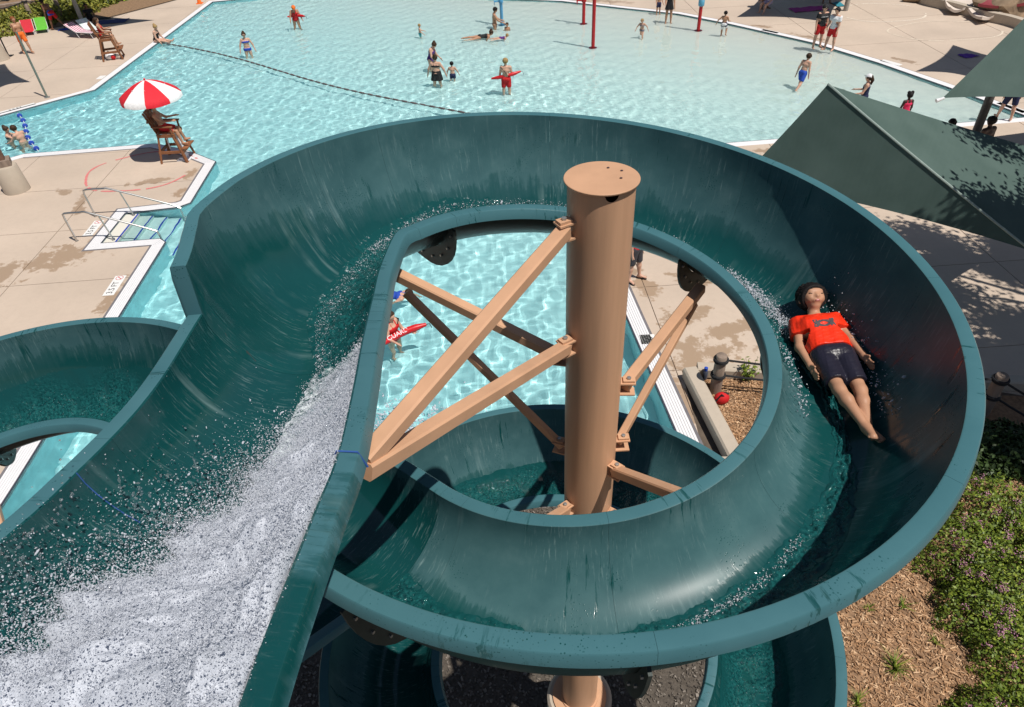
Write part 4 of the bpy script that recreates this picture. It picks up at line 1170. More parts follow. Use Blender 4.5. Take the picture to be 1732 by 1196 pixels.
    text_mesh('lettering', 'GUARD', .155, Matrix(((d.x, yy.x, nz.x, c.x), (d.y, yy.y, nz.y, c.y), (d.z, yy.z, nz.z, c.z), (0, 0, 0, 1))), M_whitec, r2, .002)
    b = in_water(690, 497); ux = np.array([.9, -.2, .05]); ux /= np.linalg.norm(ux); fr = np.array([.05, 0, -1.0]); fr -= ux * fr.dot(ux); fr /= np.linalg.norm(fr); xr = np.cross(fr, ux)
    person('swimmer with dark goggles and blue top doing a stroke, seen through the slide ring', (b[0] - .5, b[1], WATER_Z - .02), 0, 1.5, hair=('brown', 'short'), wear=(('suit', M_bluec), ('glasses', M_glass)), legs=((-4, 5, 0), (4, 5, 4)), arms=((110, 30, 20), (20, 25, 20)), head=(-45, 0), foot=70, M=Matrix(np.stack([xr, fr, ux], 1).tolist()), caustic=True, group=GP)
    gp('person in sandals and grey shorts hidden behind the column, only the lower legs showing', 1072, 474, -40, 1.74, skin='light', hair=('brown', 'short'), wear=(('shorts', cloth('darkgrey', (.05, .05, .06)), 1.0), ('shirt', M_red), ('sandals', M_black)), legs=((4, 6, 0), (-4, 6, 0)))
    for lab, pa, hd, cl, sk in (('person with bare legs sitting in a folding chair in the far canopy shade', (1298, 20), -150, cloth('lilac', (.42, .36, .50)), 'light'), ('person hunched in the far canopy shade left of the folding chair', (1282, 12), -60, M_black, 'brown'), ('person sitting under the far canopy behind the man in black', (1392, 2), -90, cloth('maroon', (.16, .02, .03)), 'brown')):
        b = at(*pa, 0); person(lab, (b[0], b[1]), hd, 1.65, seat=.40, skin=sk, hair=('brown', 'short'), wear=(('shirt', cl), ('shorts', cl, .7)), legs=((78, 8, 60), (82, 8, 78)), arms=((20, 15, 50), (20, 15, 50)), lean=8, group='people under the far canopy')
build_people()
#@@PART4
# ------------------------------------------------------------------ the boy on the slide
from mathutils.bvhtree import BVHTree
def build_boy():
    head = at(1355, 490, 6.52); toe = at(1474, 746, 6.37)
    u = head - toe; Lb_ = np.linalg.norm(u); u /= Lb_
    fr = np.array([-.10, -.08, 1.0]); fr -= u * fr.dot(u); fr /= np.linalg.norm(fr); xr = np.cross(fr, u)
    H = Lb_ / 1.075
    pel = toe + u * (.545 * H) - fr * .0
    def ex(J, H):
        u_, f_ = J['hup'], J['fw']; X_ = np.cross(f_, u_); q = lambda r: r * H; c = J['head']
        P = [(c + u_ * q(.016) + f_ * q(.062), c - u_ * q(.010) + f_ * q(.072), q(.005), q(.0075), q(.008)),
             (c - u_ * q(.012) - X_ * q(.009) + f_ * q(.066), c - u_ * q(.012) + X_ * q(.009) + f_ * q(.066), q(.006), q(.006), q(.006)),
             (c + u_ * q(.026) - X_ * q(.026) + f_ * q(.056), c + u_ * q(.026) + X_ * q(.026) + f_ * q(.055), q(.011), q(.011)),
             (c - u_ * q(.034) - X_ * q(.010) + f_ * q(.058), c - u_ * q(.034) + X_ * q(.010) + f_ * q(.058), q(.009), q(.009))]
        for s in (-1, 1): P += [(c + u_ * q(.010) + X_ * s * q(.024) + f_ * q(.055), c + u_ * q(.009) + X_ * s * q(.026) + f_ * q(.0535), q(.0105), q(.0105), q(.004)),
                                (c - u_ * q(.016) + X_ * s * q(.028) + f_ * q(.044), c - u_ * q(.018) + X_ * s * q(.030) + f_ * q(.042), q(.019), q(.017))]
        for n, s in (('l', -1), ('r', 1)):
            d = J['toe' + n] - J['ank' + n]; d /= np.linalg.norm(d); sx = np.cross(d, np.array([0, 1, 0])); sx /= np.linalg.norm(sx); up = np.cross(sx, d)
            for i in range(5):
                b = J['toe' + n] + sx * (-s) * q(-.016 + .0085 * i) * -1; P.append((b - d * q(.004), b + d * q(.022 - .003 * i), q(.0080 - .0008 * i), q(.0070 - .0008 * i), q(.003)))
        return P
    root, J, X, off = person('boy in a red shirt and black shorts lying on his back riding down the slide', pel, 0, H, skin='tan', hair=('black', 'short'),
        wear=(('shirt', cloth('wet_red', (.86, .035, .008), .42), .03, 1), ('shorts', cloth('wet_black', (.018, .017, .03), .35), .80)), h=.0064, hairg=.016, hairline=.040, M=Matrix(np.stack([xr, fr, u], 1).tolist()),
        legs=((2, .5, 4, -10.5), (7, .5, 9, -11)), arms=((4, 9, 8, .3), (-3, 12, 10, -.2)), head=(22, 8), foot=58, fat=.92, child=.3, extra=ex, sw=.096, limb=.88, wrinkle=(.0022, 55))
    q = lambda r: r * H
    u_, f_ = J['hup'], J['fw']; X_ = np.cross(f_, u_); c = J['head']
    def part(name, prims, mat, k=.004):
        v, f = sdf_mesh(prims, .0035, k); o = obj_np(name, X(v), f, mat, None, True); o.parent = root; return o
    hm = hair_mat('black')
    for s in (-1, 1):
        b = c + u_ * q(.030) + X_ * s * q(.026) + f_ * q(.0655)
        part('eyebrow', [(b - X_ * q(.014) - u_ * q(.001 * s) - f_ * q(.003 * (s < 0)), b + X_ * q(.014) - f_ * q(.003 * (s > 0)), .0075, .0062), ], hm)
        b = c + u_ * q(.006) + X_ * s * q(.025) + f_ * q(.0635)
        part('eyelashes', [(b - X_ * q(.011) - f_ * q(.002 * (s < 0)), b - u_ * q(.003), .0050, .0052), (b - u_ * q(.003), b + X_ * q(.011) - f_ * q(.002 * (s > 0)), .0052, .0050)], hm)
    b = c - u_ * q(.034) + f_ * q(.066)
    part('lips', [(b - X_ * q(.012) - f_ * q(.002), b + u_ * q(.002), .0055, .0065), (b + u_ * q(.002), b + X_ * q(.012) - f_ * q(.002), .0065, .0055), (b - X_ * q(.009) - u_ * q(.005), b + X_ * q(.009) - u_ * q(.005), .006, .006)], pm('lip_skin', (.42, .14, .12), .35, .05, 20, 0))
    r = np.random.default_rng(4)
    tufts = []
    for i in range(260):
        a = r.uniform(0, 2 * PI); e = r.uniform(-.1, 1.0)
        d = X_ * math.cos(a) * math.cos(e) - f_ * (math.sin(a) * math.cos(e)) * .9 + u_ * math.sin(e)
        if d @ f_ > .50 and d @ u_ < .62: continue
        p0 = c + u_ * q(.015) + d * q(.072); t = np.cross(d, r.normal(size=3)); t /= np.linalg.norm(t)
        tufts.append((p0, p0 + d * q(.010) + t * q(.020), q(.0075), q(.0025)))
    for i in range(70):      # wet fringe falling over the forehead and temples
        a = r.uniform(-1.9, 1.9); d = X_ * math.sin(a) * .80 + u_ * (.80 * math.cos(a * .8) + .1) + f_ * (.52 - .18 * abs(a) / 1.9); d /= np.linalg.norm(d)
        p0 = c + u_ * q(.012) + d * q(.066); e_ = -u_ * r.uniform(.3, 1.0) + X_ * r.normal(0, .55) + f_ * .25; e_ /= np.linalg.norm(e_)
        tufts.append((p0, p0 + e_ * q(r.uniform(.012, .030)) + d * q(.002), q(.0085), q(.0020)))
    part('hair_tufts', tufts, hm, .003)
    # the mark on the chest: two interlocking arcs
    sh = [o for o in root.children if o.name.startswith('shirt')][0]
    bv = BVHTree.FromPolygons([v.co[:] for v in sh.data.vertices], [p.vertices[:] for p in sh.data.polygons])
    R3 = np.array(Matrix(np.stack([xr, fr, u], 1).tolist()))
    V = []; F = []
    for sgn in (1, -1):
        prev = None
        for i in range(19):
            a = rad(-8 + 196 * i / 18)
            cx, cz = math.cos(a) * q(.042), -sgn * math.sin(a) * q(.036) + sgn * q(.020)
            w = q(.0065 + .0055 * abs(math.cos(a)))
            for sc_ in (-1, 1):
                rr_ = 1 + sc_ * w / q(.045)
                pl = J['chest'] + np.array([cx * rr_, .3, (cz - sgn * q(.022)) * rr_ + sgn * q(.022)]) - J['up'] * q(.030)
                hit = bv.ray_cast(Vector(R3 @ pl), Vector(R3 @ np.array([0, -1.0, 0])))
                V.append(np.array(hit[0]) + R3 @ np.array([0, .0022, 0]) if hit[0] is not None else R3 @ pl)
            if i: n = len(V); F.append((n - 4, n - 3, n - 1, n - 2))
    e = obj_np('chest_emblem', V, F, pm('grey_print', (.07, .06, .065), .5), None, False); e.parent = root
    return root
boy = build_boy()

# ------------------------------------------------------------------ foam and flying drops on the chute
M_foam, N, L, p = new_mat('white_water')
pos = N.new('ShaderNodeNewGeometry').outputs['Position']
nz = noise(N, L, pos, 7, 6, .7)
nz2 = noise(N, L, pos, 26, 6, .75)
nz3 = noise(N, L, pos, 170, 2, .6)
thin = N.new('ShaderNodeAttribute'); thin.attribute_name = 'thin'
hole = math_(N, L, 'ADD', thin.outputs['Fac'], math_(N, L, 'ADD', math_(N, L, 'MULTIPLY', math_(N, L, 'SUBTRACT', nz, .5), 1.1), math_(N, L, 'MULTIPLY', math_(N, L, 'SUBTRACT', nz2, .5), .9)))
hm = ramp(N, L, hole, [(0.40, (0, 0, 0)), (0.85, (1, 1, 1))])
L.new(mix(N, L, hm, mix(N, L, nz2, (.40, .43, .49), (.62, .65, .71)), (.010, .115, .12)), p.inputs['Base Color'])
p.inputs['Roughness'].default_value = .22; p.inputs['IOR'].default_value = 1.33; p.inputs['Specular IOR Level'].default_value = .5
bump(N, L, math_(N, L, 'ADD', math_(N, L, 'MULTIPLY', nz2, .8), math_(N, L, 'MULTIPLY', nz3, .35)), .55, .012, p)
M_drop, N, L, p = new_mat('water_drops')
p.inputs['Base Color'].default_value = (.95, .97, .98, 1); p.inputs['Roughness'].default_value = .07; p.inputs['IOR'].default_value = 1.33; p.inputs['Transmission Weight'].default_value = .95
M_spray, N, L, p = new_mat('white_spray')
p.inputs['Base Color'].default_value = (.78, .80, .85, 1); p.inputs['Roughness'].default_value = .12; p.inputs['IOR'].default_value = 1.33
tr = N.new('ShaderNodeBsdfTranslucent'); tr.inputs['Color'].default_value = (.80, .83, .88, 1)
ms = N.new('ShaderNodeMixShader'); ms.inputs[0].default_value = .5; L.new(p.outputs[0], ms.inputs[1]); L.new(tr.outputs[0], ms.inputs[2]); L.new(ms.outputs[0], N['Material Output'].inputs['Surface'])
def spray_points(name, P, Rr, mat, seed=0, sub=1):
    """tens of thousands of drops: one small sphere set on every point by geometry nodes"""
    r = np.random.default_rng(seed); n = len(P)
    me = bpy.data.meshes.new(name); me.from_pydata(np.asarray(P).tolist(), [], [])
    sc3 = np.stack([Rr * r.uniform(.75, 1.0, n), Rr * r.uniform(.75, 1.0, n), Rr * r.lognormal(.25, .35, n)], 1)
    a = me.attributes.new('drop_scale', 'FLOAT_VECTOR', 'POINT'); a.data.foreach_set('vector', sc3.astype(np.float32).ravel())
    a = me.attributes.new('drop_turn', 'FLOAT_VECTOR', 'POINT'); a.data.foreach_set('vector', r.uniform(0, 6.28, (n, 3)).astype(np.float32).ravel())
    o = bpy.data.objects.new(name, me); link(o); o['kind'] = 'stuff'; me.materials.append(mat)
    ng = bpy.data.node_groups.new(name, 'GeometryNodeTree')
    ng.interface.new_socket('Geometry', in_out='INPUT', socket_type='NodeSocketGeometry'); ng.interface.new_socket('Geometry', in_out='OUTPUT', socket_type='NodeSocketGeometry')
    gi = ng.nodes.new('NodeGroupInput'); go = ng.nodes.new('NodeGroupOutput'); ip = ng.nodes.new('GeometryNodeInstanceOnPoints'); ic = ng.nodes.new('GeometryNodeMeshIcoSphere')
    ic.inputs['Radius'].default_value = 1; ic.inputs['Subdivisions'].default_value = sub + 0
    sm = ng.nodes.new('GeometryNodeSetShadeSmooth'); mt = ng.nodes.new('GeometryNodeSetMaterial'); mt.inputs['Material'].default_value = mat
    a1 = ng.nodes.new('GeometryNodeInputNamedAttribute'); a1.data_type = 'FLOAT_VECTOR'; a1.inputs['Name'].default_value = 'drop_scale'
    a2 = ng.nodes.new('GeometryNodeInputNamedAttribute'); a2.data_type = 'FLOAT_VECTOR'; a2.inputs['Name'].default_value = 'drop_turn'
    l = ng.links.new
    l(gi.outputs[0], ip.inputs['Points']); l(ic.outputs['Mesh'], sm.inputs[0]); l(sm.outputs[0], mt.inputs[0]); l(mt.outputs[0], ip.inputs['Instance']); l(a1.outputs[0], ip.inputs['Scale'])
    er = ng.nodes.new('FunctionNodeEulerToRotation'); l(a2.outputs[0], er.inputs[0]); l(er.outputs[0], ip.inputs['Rotation']); l(ip.outputs[0], go.inputs[0])
    md = o.modifiers.new('drops', 'NODES'); md.node_group = ng
    return o

def fbm(U, V, seed, base=1.2, octs=6):
    r = np.random.default_rng(seed); Z = np.zeros_like(U); a = 1.0; f = base
    for o in range(octs):
        for _ in range(4):
            t = r.uniform(0, 2 * PI); Z += a * .5 * np.sin(2 * PI * f * (U * math.cos(t) + V * math.sin(t)) + r.uniform(0, 6.28) + 1.5 * np.sin(2 * PI * f * .37 * V + r.uniform(0, 6)))
        a *= .55; f *= 1.9
    return Z
def trough_point(i, qv, lift, L=None, R=None):
    L = ALL_L if L is None else L; R = ALL_R if R is None else R
    i0 = int(min(max(i, 0), len(L) - 1.001)); t = i - i0
    Lp = L[i0] * (1 - t) + L[i0 + 1] * t; Rp = R[i0] * (1 - t) + R[i0 + 1] * t
    P, h = cross(Lp, Rp, DZ); P = np.array(P); nn = len(P) - 1
    B = np.array([np.interp(qv * nn, np.arange(nn + 1), P[:, k]) for k in range(3)])
    return B + np.array([0, 0, lift])
nI, nQ = 330, 110
ii = np.linspace(0, NS - 3, nI); qs = np.linspace(0, 1, nQ)
U, Vv = np.meshgrid(ii / NS * 3.6, qs * .92, indexing='ij')
Z = fbm(U, Vv, 3)
env_l = lambda i: interp(i, [0, 12, 18, 24, 30, 38, 46], [.10, .24, .33, .42, .50, .57, .62])
env_r = lambda i: interp(i, [0, 20, 30, 46], [.97, .96, .95, .90])
hgt = lambda i: interp(i, [0, 10, 20, 28, 36, 46], [.34, .30, .22, .12, .06, .03])
FV = np.zeros((nI, nQ, 3)); TH_ = np.zeros((nI, nQ))
for a in range(nI):
    l, r_ = env_l(ii[a]) + .035 * math.sin(a * .11) + .02 * math.sin(a * .37), env_r(ii[a])
    hh = hgt(ii[a])
    for b in range(nQ):
        qv = l + (r_ - l) * qs[b]
        prof = min(1, qs[b] * 3.0) ** .8 * min(1, (1 - qs[b]) * 5) ** .6
        FV[a, b] = trough_point(ii[a], qv, hh * prof * (.88 + .12 * Z[a, b]) + .012 * Z[a, b] * prof + .012)
        TH_[a, b] = interp(ii[a], [0, 22, 32, 46], [.10, .22, .40, .62]) + .35 * max(0, .22 - qs[b]) + .25 * max(0, qs[b] - .88)
idx = np.arange(nI * nQ).reshape(nI, nQ)
F = np.stack([idx[:-1, :-1], idx[1:, :-1], idx[1:, 1:], idx[:-1, 1:]], -1).reshape(-1, 4)
obj_np('white_water', FV.reshape(-1, 3), F, M_foam, None, True, 'stuff', {'thin': TH_.ravel()})

r = np.random.default_rng(11)
P = []; Rr = []
for _ in range(80000):    # fine white spray riding on the foam
    a = min(nI - 1, int(r.beta(1.0, 1.35) * nI)); b = int(np.clip(r.beta(.8, 1.0) * nQ, 0, nQ - 1))
    e = r.exponential(.030 if r.random() < .75 else .010) * (1.4 - 1.0 * a / nI); sp_ = .014 + .03 * (b < nQ * .12)
    P.append(FV[a, b] + np.array([r.normal(-.012 * (b < nQ * .2), sp_), r.normal(0, .014), e - .001])); Rr.append(min(.006, r.lognormal(math.log(.0015), .45)))
for _ in range(9000):
    i = r.uniform(0, 34); l = env_l(i); k = r.exponential(.075)
    P.append(trough_point(i, max(.03, l + .02 - k * .8), r.exponential(.07) * max(.2, 1 - 1.6 * k)) + r.normal(0, .01, 3)); Rr.append(min(.006, r.lognormal(math.log(.0017), .5)))
spray_points('white_spray', np.array(P), np.array(Rr), M_spray, 1, 1)
P = []; Rr = []
for _ in range(3000):     # clear drops thrown over the left side of the chute
    i = r.uniform(0, 31); l = env_l(i); k = r.exponential(.10) + .05
    P.append(trough_point(i, max(.03, l - k * .8), r.exponential(.09) * max(.15, 1 - 1.6 * k) * (1.2 - i / 36)) + r.normal(0, .012, 3)); Rr.append(min(.006, r.lognormal(math.log(.0024), .5)))
for cx in range(46):      # strings of water breaking away
    i = r.uniform(1, 27); l = env_l(i); c = trough_point(i, max(.06, l - r.exponential(.10)), r.uniform(.04, .25)); v = r.normal(0, .009, 3) + np.array([-.003, .004, .006])
    for _ in range(r.integers(3, 10)):
        c = c + v + r.normal(0, .004, 3); P.append(c.copy()); Rr.append(r.uniform(.0025, .0065))
for _ in range(200):
    a = min(nI - 1, int(r.beta(1.0, 1.5) * nI)); b = int(r.uniform(0, nQ))
    P.append(FV[a, b] + np.array([r.normal(0, .02), r.normal(0, .02), r.exponential(.045) * (1.3 - .9 * a / nI)])); Rr.append(min(.008, r.lognormal(math.log(.0032), .45)))
spray_points('water_drops', np.array(P), np.array(Rr), M_drop, 2, 2)
# froth behind the boy's head, at the outer waterline and along the near trough
P = []; Rr = []
i34 = NS + 23
def iph(d): return NS + 23 + (d - 34) / (313 - 34) * 149
for _ in range(3200):
    d = r.uniform(126, 166); t = (d - 126) / 40; qv = interp(d, [126, 140, 152, 166], [.56, .52, .52, .54]) + r.normal(0, .02 + .02 * t)
    P.append(trough_point(iph(d), qv, .03 + abs(r.normal(0, .016)))); Rr.append(r.lognormal(math.log(.0026), .5))
for _ in range(420):
    d = r.uniform(160, 196); qv = r.choice([.30, .72]) + r.normal(0, .03)
    P.append(trough_point(iph(d), qv, .02 + abs(r.normal(0, .04)))); Rr.append(r.lognormal(math.log(.0038), .4))
for _ in range(2600):
    i = r.uniform(NS - 7, NS + 34); f_ = np.interp(i, np.arange(len(sall)), sall / sall[-1]); qv = qa_(f_) + abs(r.normal(0, .05)) if r.random() < .75 else r.uniform(qa_(f_), .93)
    P.append(trough_point(i, min(qv, .95), .012 + r.exponential(.012))); Rr.append(min(.007, r.lognormal(math.log(.0015), .5)))
for _ in range(700):
    d = r.uniform(225, 268); qv = qb_(fT + (d - 34) / (313 - 34) * (1 - fT)) + r.normal(0, .012)
    P.append(trough_point(iph(d), qv - .01, .012 + abs(r.normal(0, .008)))); Rr.append(r.lognormal(math.log(.0024), .4))
for _ in range(1500):
    d = r.uniform(34, 126); f_ = fT + (d - 34) / (313 - 34) * (1 - fT); qv = qa_(f_) + abs(r.normal(0, .03))
    P.append(trough_point(iph(d), qv, .015 + abs(r.normal(0, .010)))); Rr.append(r.lognormal(math.log(.0020), .5))
spray_points('froth_drops', np.array(P), np.array(Rr), M_spray, 3, 1)
# churned water where riders land, seen through the ring
c = at(672, 728, WATER_Z); P = np.array([[c[0] + r.normal(0, .55), c[1] + r.normal(0, .40), WATER_Z + .01 + abs(r.normal(0, .03))] for _ in range(1400)])
spray_points('froth_drops', P, r.lognormal(math.log(.014), .4, 1400), M_spray, 4, 1)

# ------------------------------------------------------------------ lifeguard chairs, umbrella, loungers
M_wood = pm('stained_wood', (.24, .095, .04), .6, .25, 6, .3, 50, stretch=(1, 1, .2))
M_grey_wood = pm('weathered_wood', (.25, .19, .15), .85, .25, 8, .5, 40, stretch=(1, 1, .15))
def rot_place(o, loc, rz): o.location = loc; o.rotation_euler = (0, 0, rz)
def guard_chair(label, px, py, rz):
    t = thing('lifeguard_chair', label, 'lifeguard chair', (0, 0, 0), 'tall wooden lifeguard chairs')
    for sx in (-1, 1):
        MB().beam((sx * .40, .46, 0), (sx * .31, .24, 1.02), .10, .07).build('leg', M_wood, t)
        MB().beam((sx * .40, -.46, 0), (sx * .31, -.26, 1.02), .10, .07).build('leg', M_wood, t)
        MB().beam((sx * .375, -.40, .38), (sx * .375, .40, .38), .04, .10).build('side_rail', M_wood, t)
        MB().beam((sx * .34, -.30, .96), (sx * .34, .34, .96), .04, .12).build('side_rail', M_wood, t)
        MB().beam((sx * .36, -.36, 1.30), (sx * .36, .34, 1.27), .11, .035).build('armrest', M_wood, t)
        MB().beam((sx * .36, .26, 1.0), (sx * .36, .27, 1.26), .07, .05).build('arm_post', M_wood, t)
    for y in (-.42, .42): MB().beam((-.38, y, .36), (.38, y, .36), .04, .10).build('cross_rail', M_wood, t)
    MB().box((0, .50, .48), (.74, .20, .035)).build('footrest', M_wood, t)
    for k in range(5): MB().box((0, -.20 + .115 * k, 1.04), (.66, .10, .03)).build('seat_slat', M_wood, t)
    for k in range(5):
        x = -.25 + .125 * k; MB().beam((x, -.30, 1.02), (x * 1.12, -.52, 1.74 + .05 * math.cos(x * 5)), .105, .025, up=(0, 1, 0)).build('back_slat', M_wood, t)
    MB().beam((-.33, -.47, 1.45), (.33, -.47, 1.45), .03, .08).build('back_rail', M_wood, t)
    b = at(px, py, 0); rot_place(t, (b[0], b[1], .004), rz); return t, b
t1, b1 = guard_chair('wooden lifeguard chair under the red and white umbrella at the pool corner', 302, 268, rad(-90))
person('lifeguard with bare chest, red shorts and sunglasses seated under the striped umbrella', (b1[0] - .12, b1[1], 0), 8, 1.78, seat=1.06, skin='tan', hair=('black', 'short'), wear=(('shorts', M_red, .8), ('glasses', M_glass)), legs=((74, 8, 62), (74, 8, 62)), arms=((36, 10, 45), (36, 10, 45)), lean=-12, group='lifeguards on tall chairs')
t2, b2 = guard_chair('wooden lifeguard chair by the far pool edge with bags under it', 193, 99, rad(-72))
person('lifeguard in a red swimsuit seated on the far wooden chair', (b2[0] - .1, b2[1] - .02, 0), 20, 1.68, seat=1.06, skin='tan', hair=('brown', 'pony'), wear=(('suit', M_red), ('glasses', M_glass)), legs=((72, 7, 55), (72, 7, 60)), arms=((30, 10, 60), (25, 10, 50)), lean=-4, group='lifeguards on tall chairs')
um = thing('umbrella', 'red and white striped umbrella above the near lifeguard chair', 'umbrella')
ub = at(297, 262, 0) + np.array([-.02, -.16, 0])
uz, ur = 2.22, 1.02
M_ured = cloth('umbrella_red', (.68, .015, .03)); M_uwhite = cloth('umbrella_white', (.82, .82, .82))
for k in range(8):
    V = []; nr, na_ = 7, 6
    for a in range(nr + 1):
        f = a / nr
        for b in range(na_ + 1):
            g = b / na_; th = 2 * PI * (k + g) / 8 + .98
            sag = 1 - .05 * f * math.sin(PI * g)
            rr_ = ur * f * (math.cos(PI / 8) / math.cos((g - .5) * PI / 4) * .5 + .5)
            V.append((ub[0] + rr_ * math.cos(th), ub[1] + rr_ * math.sin(th), uz + .50 * (1 - f ** 1.6) * sag - .03 * f * math.sin(PI * g)))
    for b in range(na_ + 1):
        x, y, z = V[nr * (na_ + 1) + b]; V.append((x + (x - ub[0]) * .01, y + (y - ub[1]) * .01, z - .13))
    F = [(a * (na_ + 1) + b, (a + 1) * (na_ + 1) + b, (a + 1) * (na_ + 1) + b + 1, a * (na_ + 1) + b + 1) for a in range(nr + 1) for b in range(na_)]
    obj_np('canopy_panel', V, F, M_ured if k % 2 else M_uwhite, um, True, sharp=50)
MB().tube([(ub[0], ub[1], .3), (ub[0], ub[1], uz + .49)], .022, 10).build('pole', M_whitec, um, True)
MB().ball((ub[0], ub[1], uz + .53), .035).build('finial', M_ured, um, True)
for k in range(8):
    th = 2 * PI * k / 8 + .25; MB().tube([(ub[0], ub[1], uz - .05), (ub[0] + .6 * math.cos(th), ub[1] + .6 * math.sin(th), uz + .33)], .008, 5).build('rib', M_whitec, um)
b = at(312, 268, 0); t = thing('ring_board', 'white board leaning by the near lifeguard chair', 'board', (b[0], b[1], 0))
MB().beam((b[0] + .1, b[1], .01), (b[0] - .12, b[1] + .05, .95), .34, .05, up=(1, 0, 0)).build('panel', M_whitec, t); MB().box((b[0] + .05, b[1] - .1, .02), (.45, .35, .025)).build('foot', M_whitec, t)

def lounge(label, px, py, rz, mats, L=1.75, W=.62, back=.75, hgt=.30, tilt=35, group='beach chairs on the far left deck', stripes=1):
    t = thing('beach_chair', label, 'beach chair', (0, 0, 0), group)
    M_f = pm('chair_frame', (.72, .72, .72), .35, .05, 10, .05)
    for s in (-1, 1):
        MB().tube([(s * W / 2, L - back, hgt), (s * W / 2, 0, hgt), (s * W / 2, -back * math.cos(rad(tilt)), hgt + back * math.sin(rad(tilt)))], .016, 6).build('frame_rail', M_f, t)
        for y in (0.0, L - back - .15): MB().tube([(s * W / 2, y, hgt), (s * W / 2, y + .12, .0)], .014, 6).build('leg', M_f, t)
    n = stripes
    for k in range(n):
        x0, x1 = -W / 2 + W * k / n, -W / 2 + W * (k + 1) / n
        V = []
        for (y, z) in [(L - back, hgt), (.3, hgt - .03), (0, hgt - .01), (-back * .5 * math.cos(rad(tilt)), hgt + back * .5 * math.sin(rad(tilt)) - .02), (-back * math.cos(rad(tilt)), hgt + back * math.sin(rad(tilt)))]:
            V += [(x0, y, z + .012), (x1, y, z + .012), (x1, y, z), (x0, y, z)]
        F = []
        for a in range(4):
            for c_ in range(4): F.append((a*4+c_, a*4+(c_+1) % 4, a*4+4+(c_+1) % 4, a*4+4+c_))
        obj_np('sling', V, F, mats[k % len(mats)], t, False)
    b = at(px, py, 0); rot_place(t, (b[0], b[1], .004), rz); return t
lounge('low red beach chair by the yellow shrubs', 51, 58, rad(195), [cloth('chair_red', (.62, .03, .05))], L=.95, back=.6, hgt=.18, tilt=62)
lounge('low bright green beach chair beside the red one', 74, 54, rad(195), [cloth('chair_green', (.14, .50, .05))], L=.95, back=.6, hgt=.18, tilt=62)
lounge('long chair draped with a red and white striped towel', 139, 62, rad(-110), [cloth('towel_red', (.45, .02, .10)), M_whitec], stripes=9, L=1.9, tilt=30)
lounge('long chair draped with a white and pale green towel', 156, 57, rad(-125), [cloth('towel_pale', (.62, .72, .68)), M_whitec], stripes=3, L=1.8, tilt=32)
def towel(label, px, py, w, l, rz, mat, name='towel', group='towels lying on the deck'):
    b = at(px, py, 0); n, m = 12, 8; V = []
    c_, s_ = math.cos(rz), math.sin(rz); rr_ = np.random.default_rng(int(px))
    ph = rr_.uniform(0, 6, 4)
    for i in range(n):
        for j in range(m):
            x, y = (i / (n - 1) - .5) * w, (j / (m - 1) - .5) * l
            z = .03 + .02 * math.sin(7 * x + ph[0]) * math.sin(6 * y + ph[1]) + .012 * math.sin(17 * x + ph[2])
            V.append((b[0] + c_ * x - s_ * y, b[1] + s_ * x + c_ * y, z))
    F = [(i*m+j, (i+1)*m+j, (i+1)*m+j+1, i*m+j+1) for i in range(n-1) for j in range(m-1)]
    o = obj_np(name, V, F, mat, None, True); return tag(o, label, 'towel', group)
towel('blue bundle of towels on the deck under the left sail', 112, 50, .8, .5, .2, M_bluec)
towel('dark blue towel spread in the left sail shade beside the seated person', 190, 37, 1.8, 1.0, .1, cloth('towel_navy', (.04, .05, .16)))
towel('dark bags and towels heaped beside the seated person in black', 172, 32, 1.2, .5, 0, M_black)
towel('magenta towel spread under the far canopy', 1368, 16, 1.9, .9, .1, cloth('towel_magenta', (.42, .03, .24)))
towel('purple towel lying in the shade at the upper right', 1638, 95, .7, .5, .2, cloth('towel_purple', (.12, .03, .30)))
towel('teal towel hanging low beside the far canopy post', 1418, 8, .5, .9, 0, cloth('towel_teal', (.03, .22, .28)))
b = at(188, 101, 0)
bg_ = thing('beach_bag', 'white and red bag with dark straps under the far lifeguard chair', 'bag', (b[0], b[1], 0)); MB().ball((b[0], b[1], .17), .2, 10, 6, (1.2, .8, .8)).build('body', M_whitec, bg_, True); MB().ball((b[0] + .18, b[1] - .06, .13), .13, 8, 6, (1, .8, .9)).build('pocket', M_red, bg_, True); MB().tube([(b[0] - .15, b[1], .3), (b[0], b[1], .42), (b[0] + .15, b[1], .3)], .015, 6).build('handle', M_black, bg_)
for i, (px, py, col, lab) in enumerate(((181, 6, (.03, .05, .18), 'navy blue rubbish bin at the top left edge'), (194, 1, (.20, .02, .04), 'maroon rubbish bin beside the navy one'))):
    b = at(px, py, 0); t = thing('rubbish_bin', lab, 'bin', (b[0], b[1], 0)); MB().lathe([(.30, 0), (.34, .95), (.30, .96), (.27, .1)], (b[0], b[1], .004), 16).build('body', pm('bin%d' % i, col, .5), t, True, 60); MB().lathe([(.35, .9), (.37, .93), (.35, .99), (.2, 1.02)], (b[0], b[1], .0), 16).build('rim', pm('bin%d' % i, col), t, True, 60)
b = at(338, 6, 0); t = thing('traffic_cone', 'small orange cone on the deck at the far pool corner', 'cone', (b[0], b[1], 0)); MB().box((b[0], b[1], .02), (.36, .36, .04)).build('base', M_orange, t); MB().lathe([(.14, .04), (.03, .55), (.02, .56)], (b[0], b[1], 0), 14).build('cone', M_orange, t, True, 50)

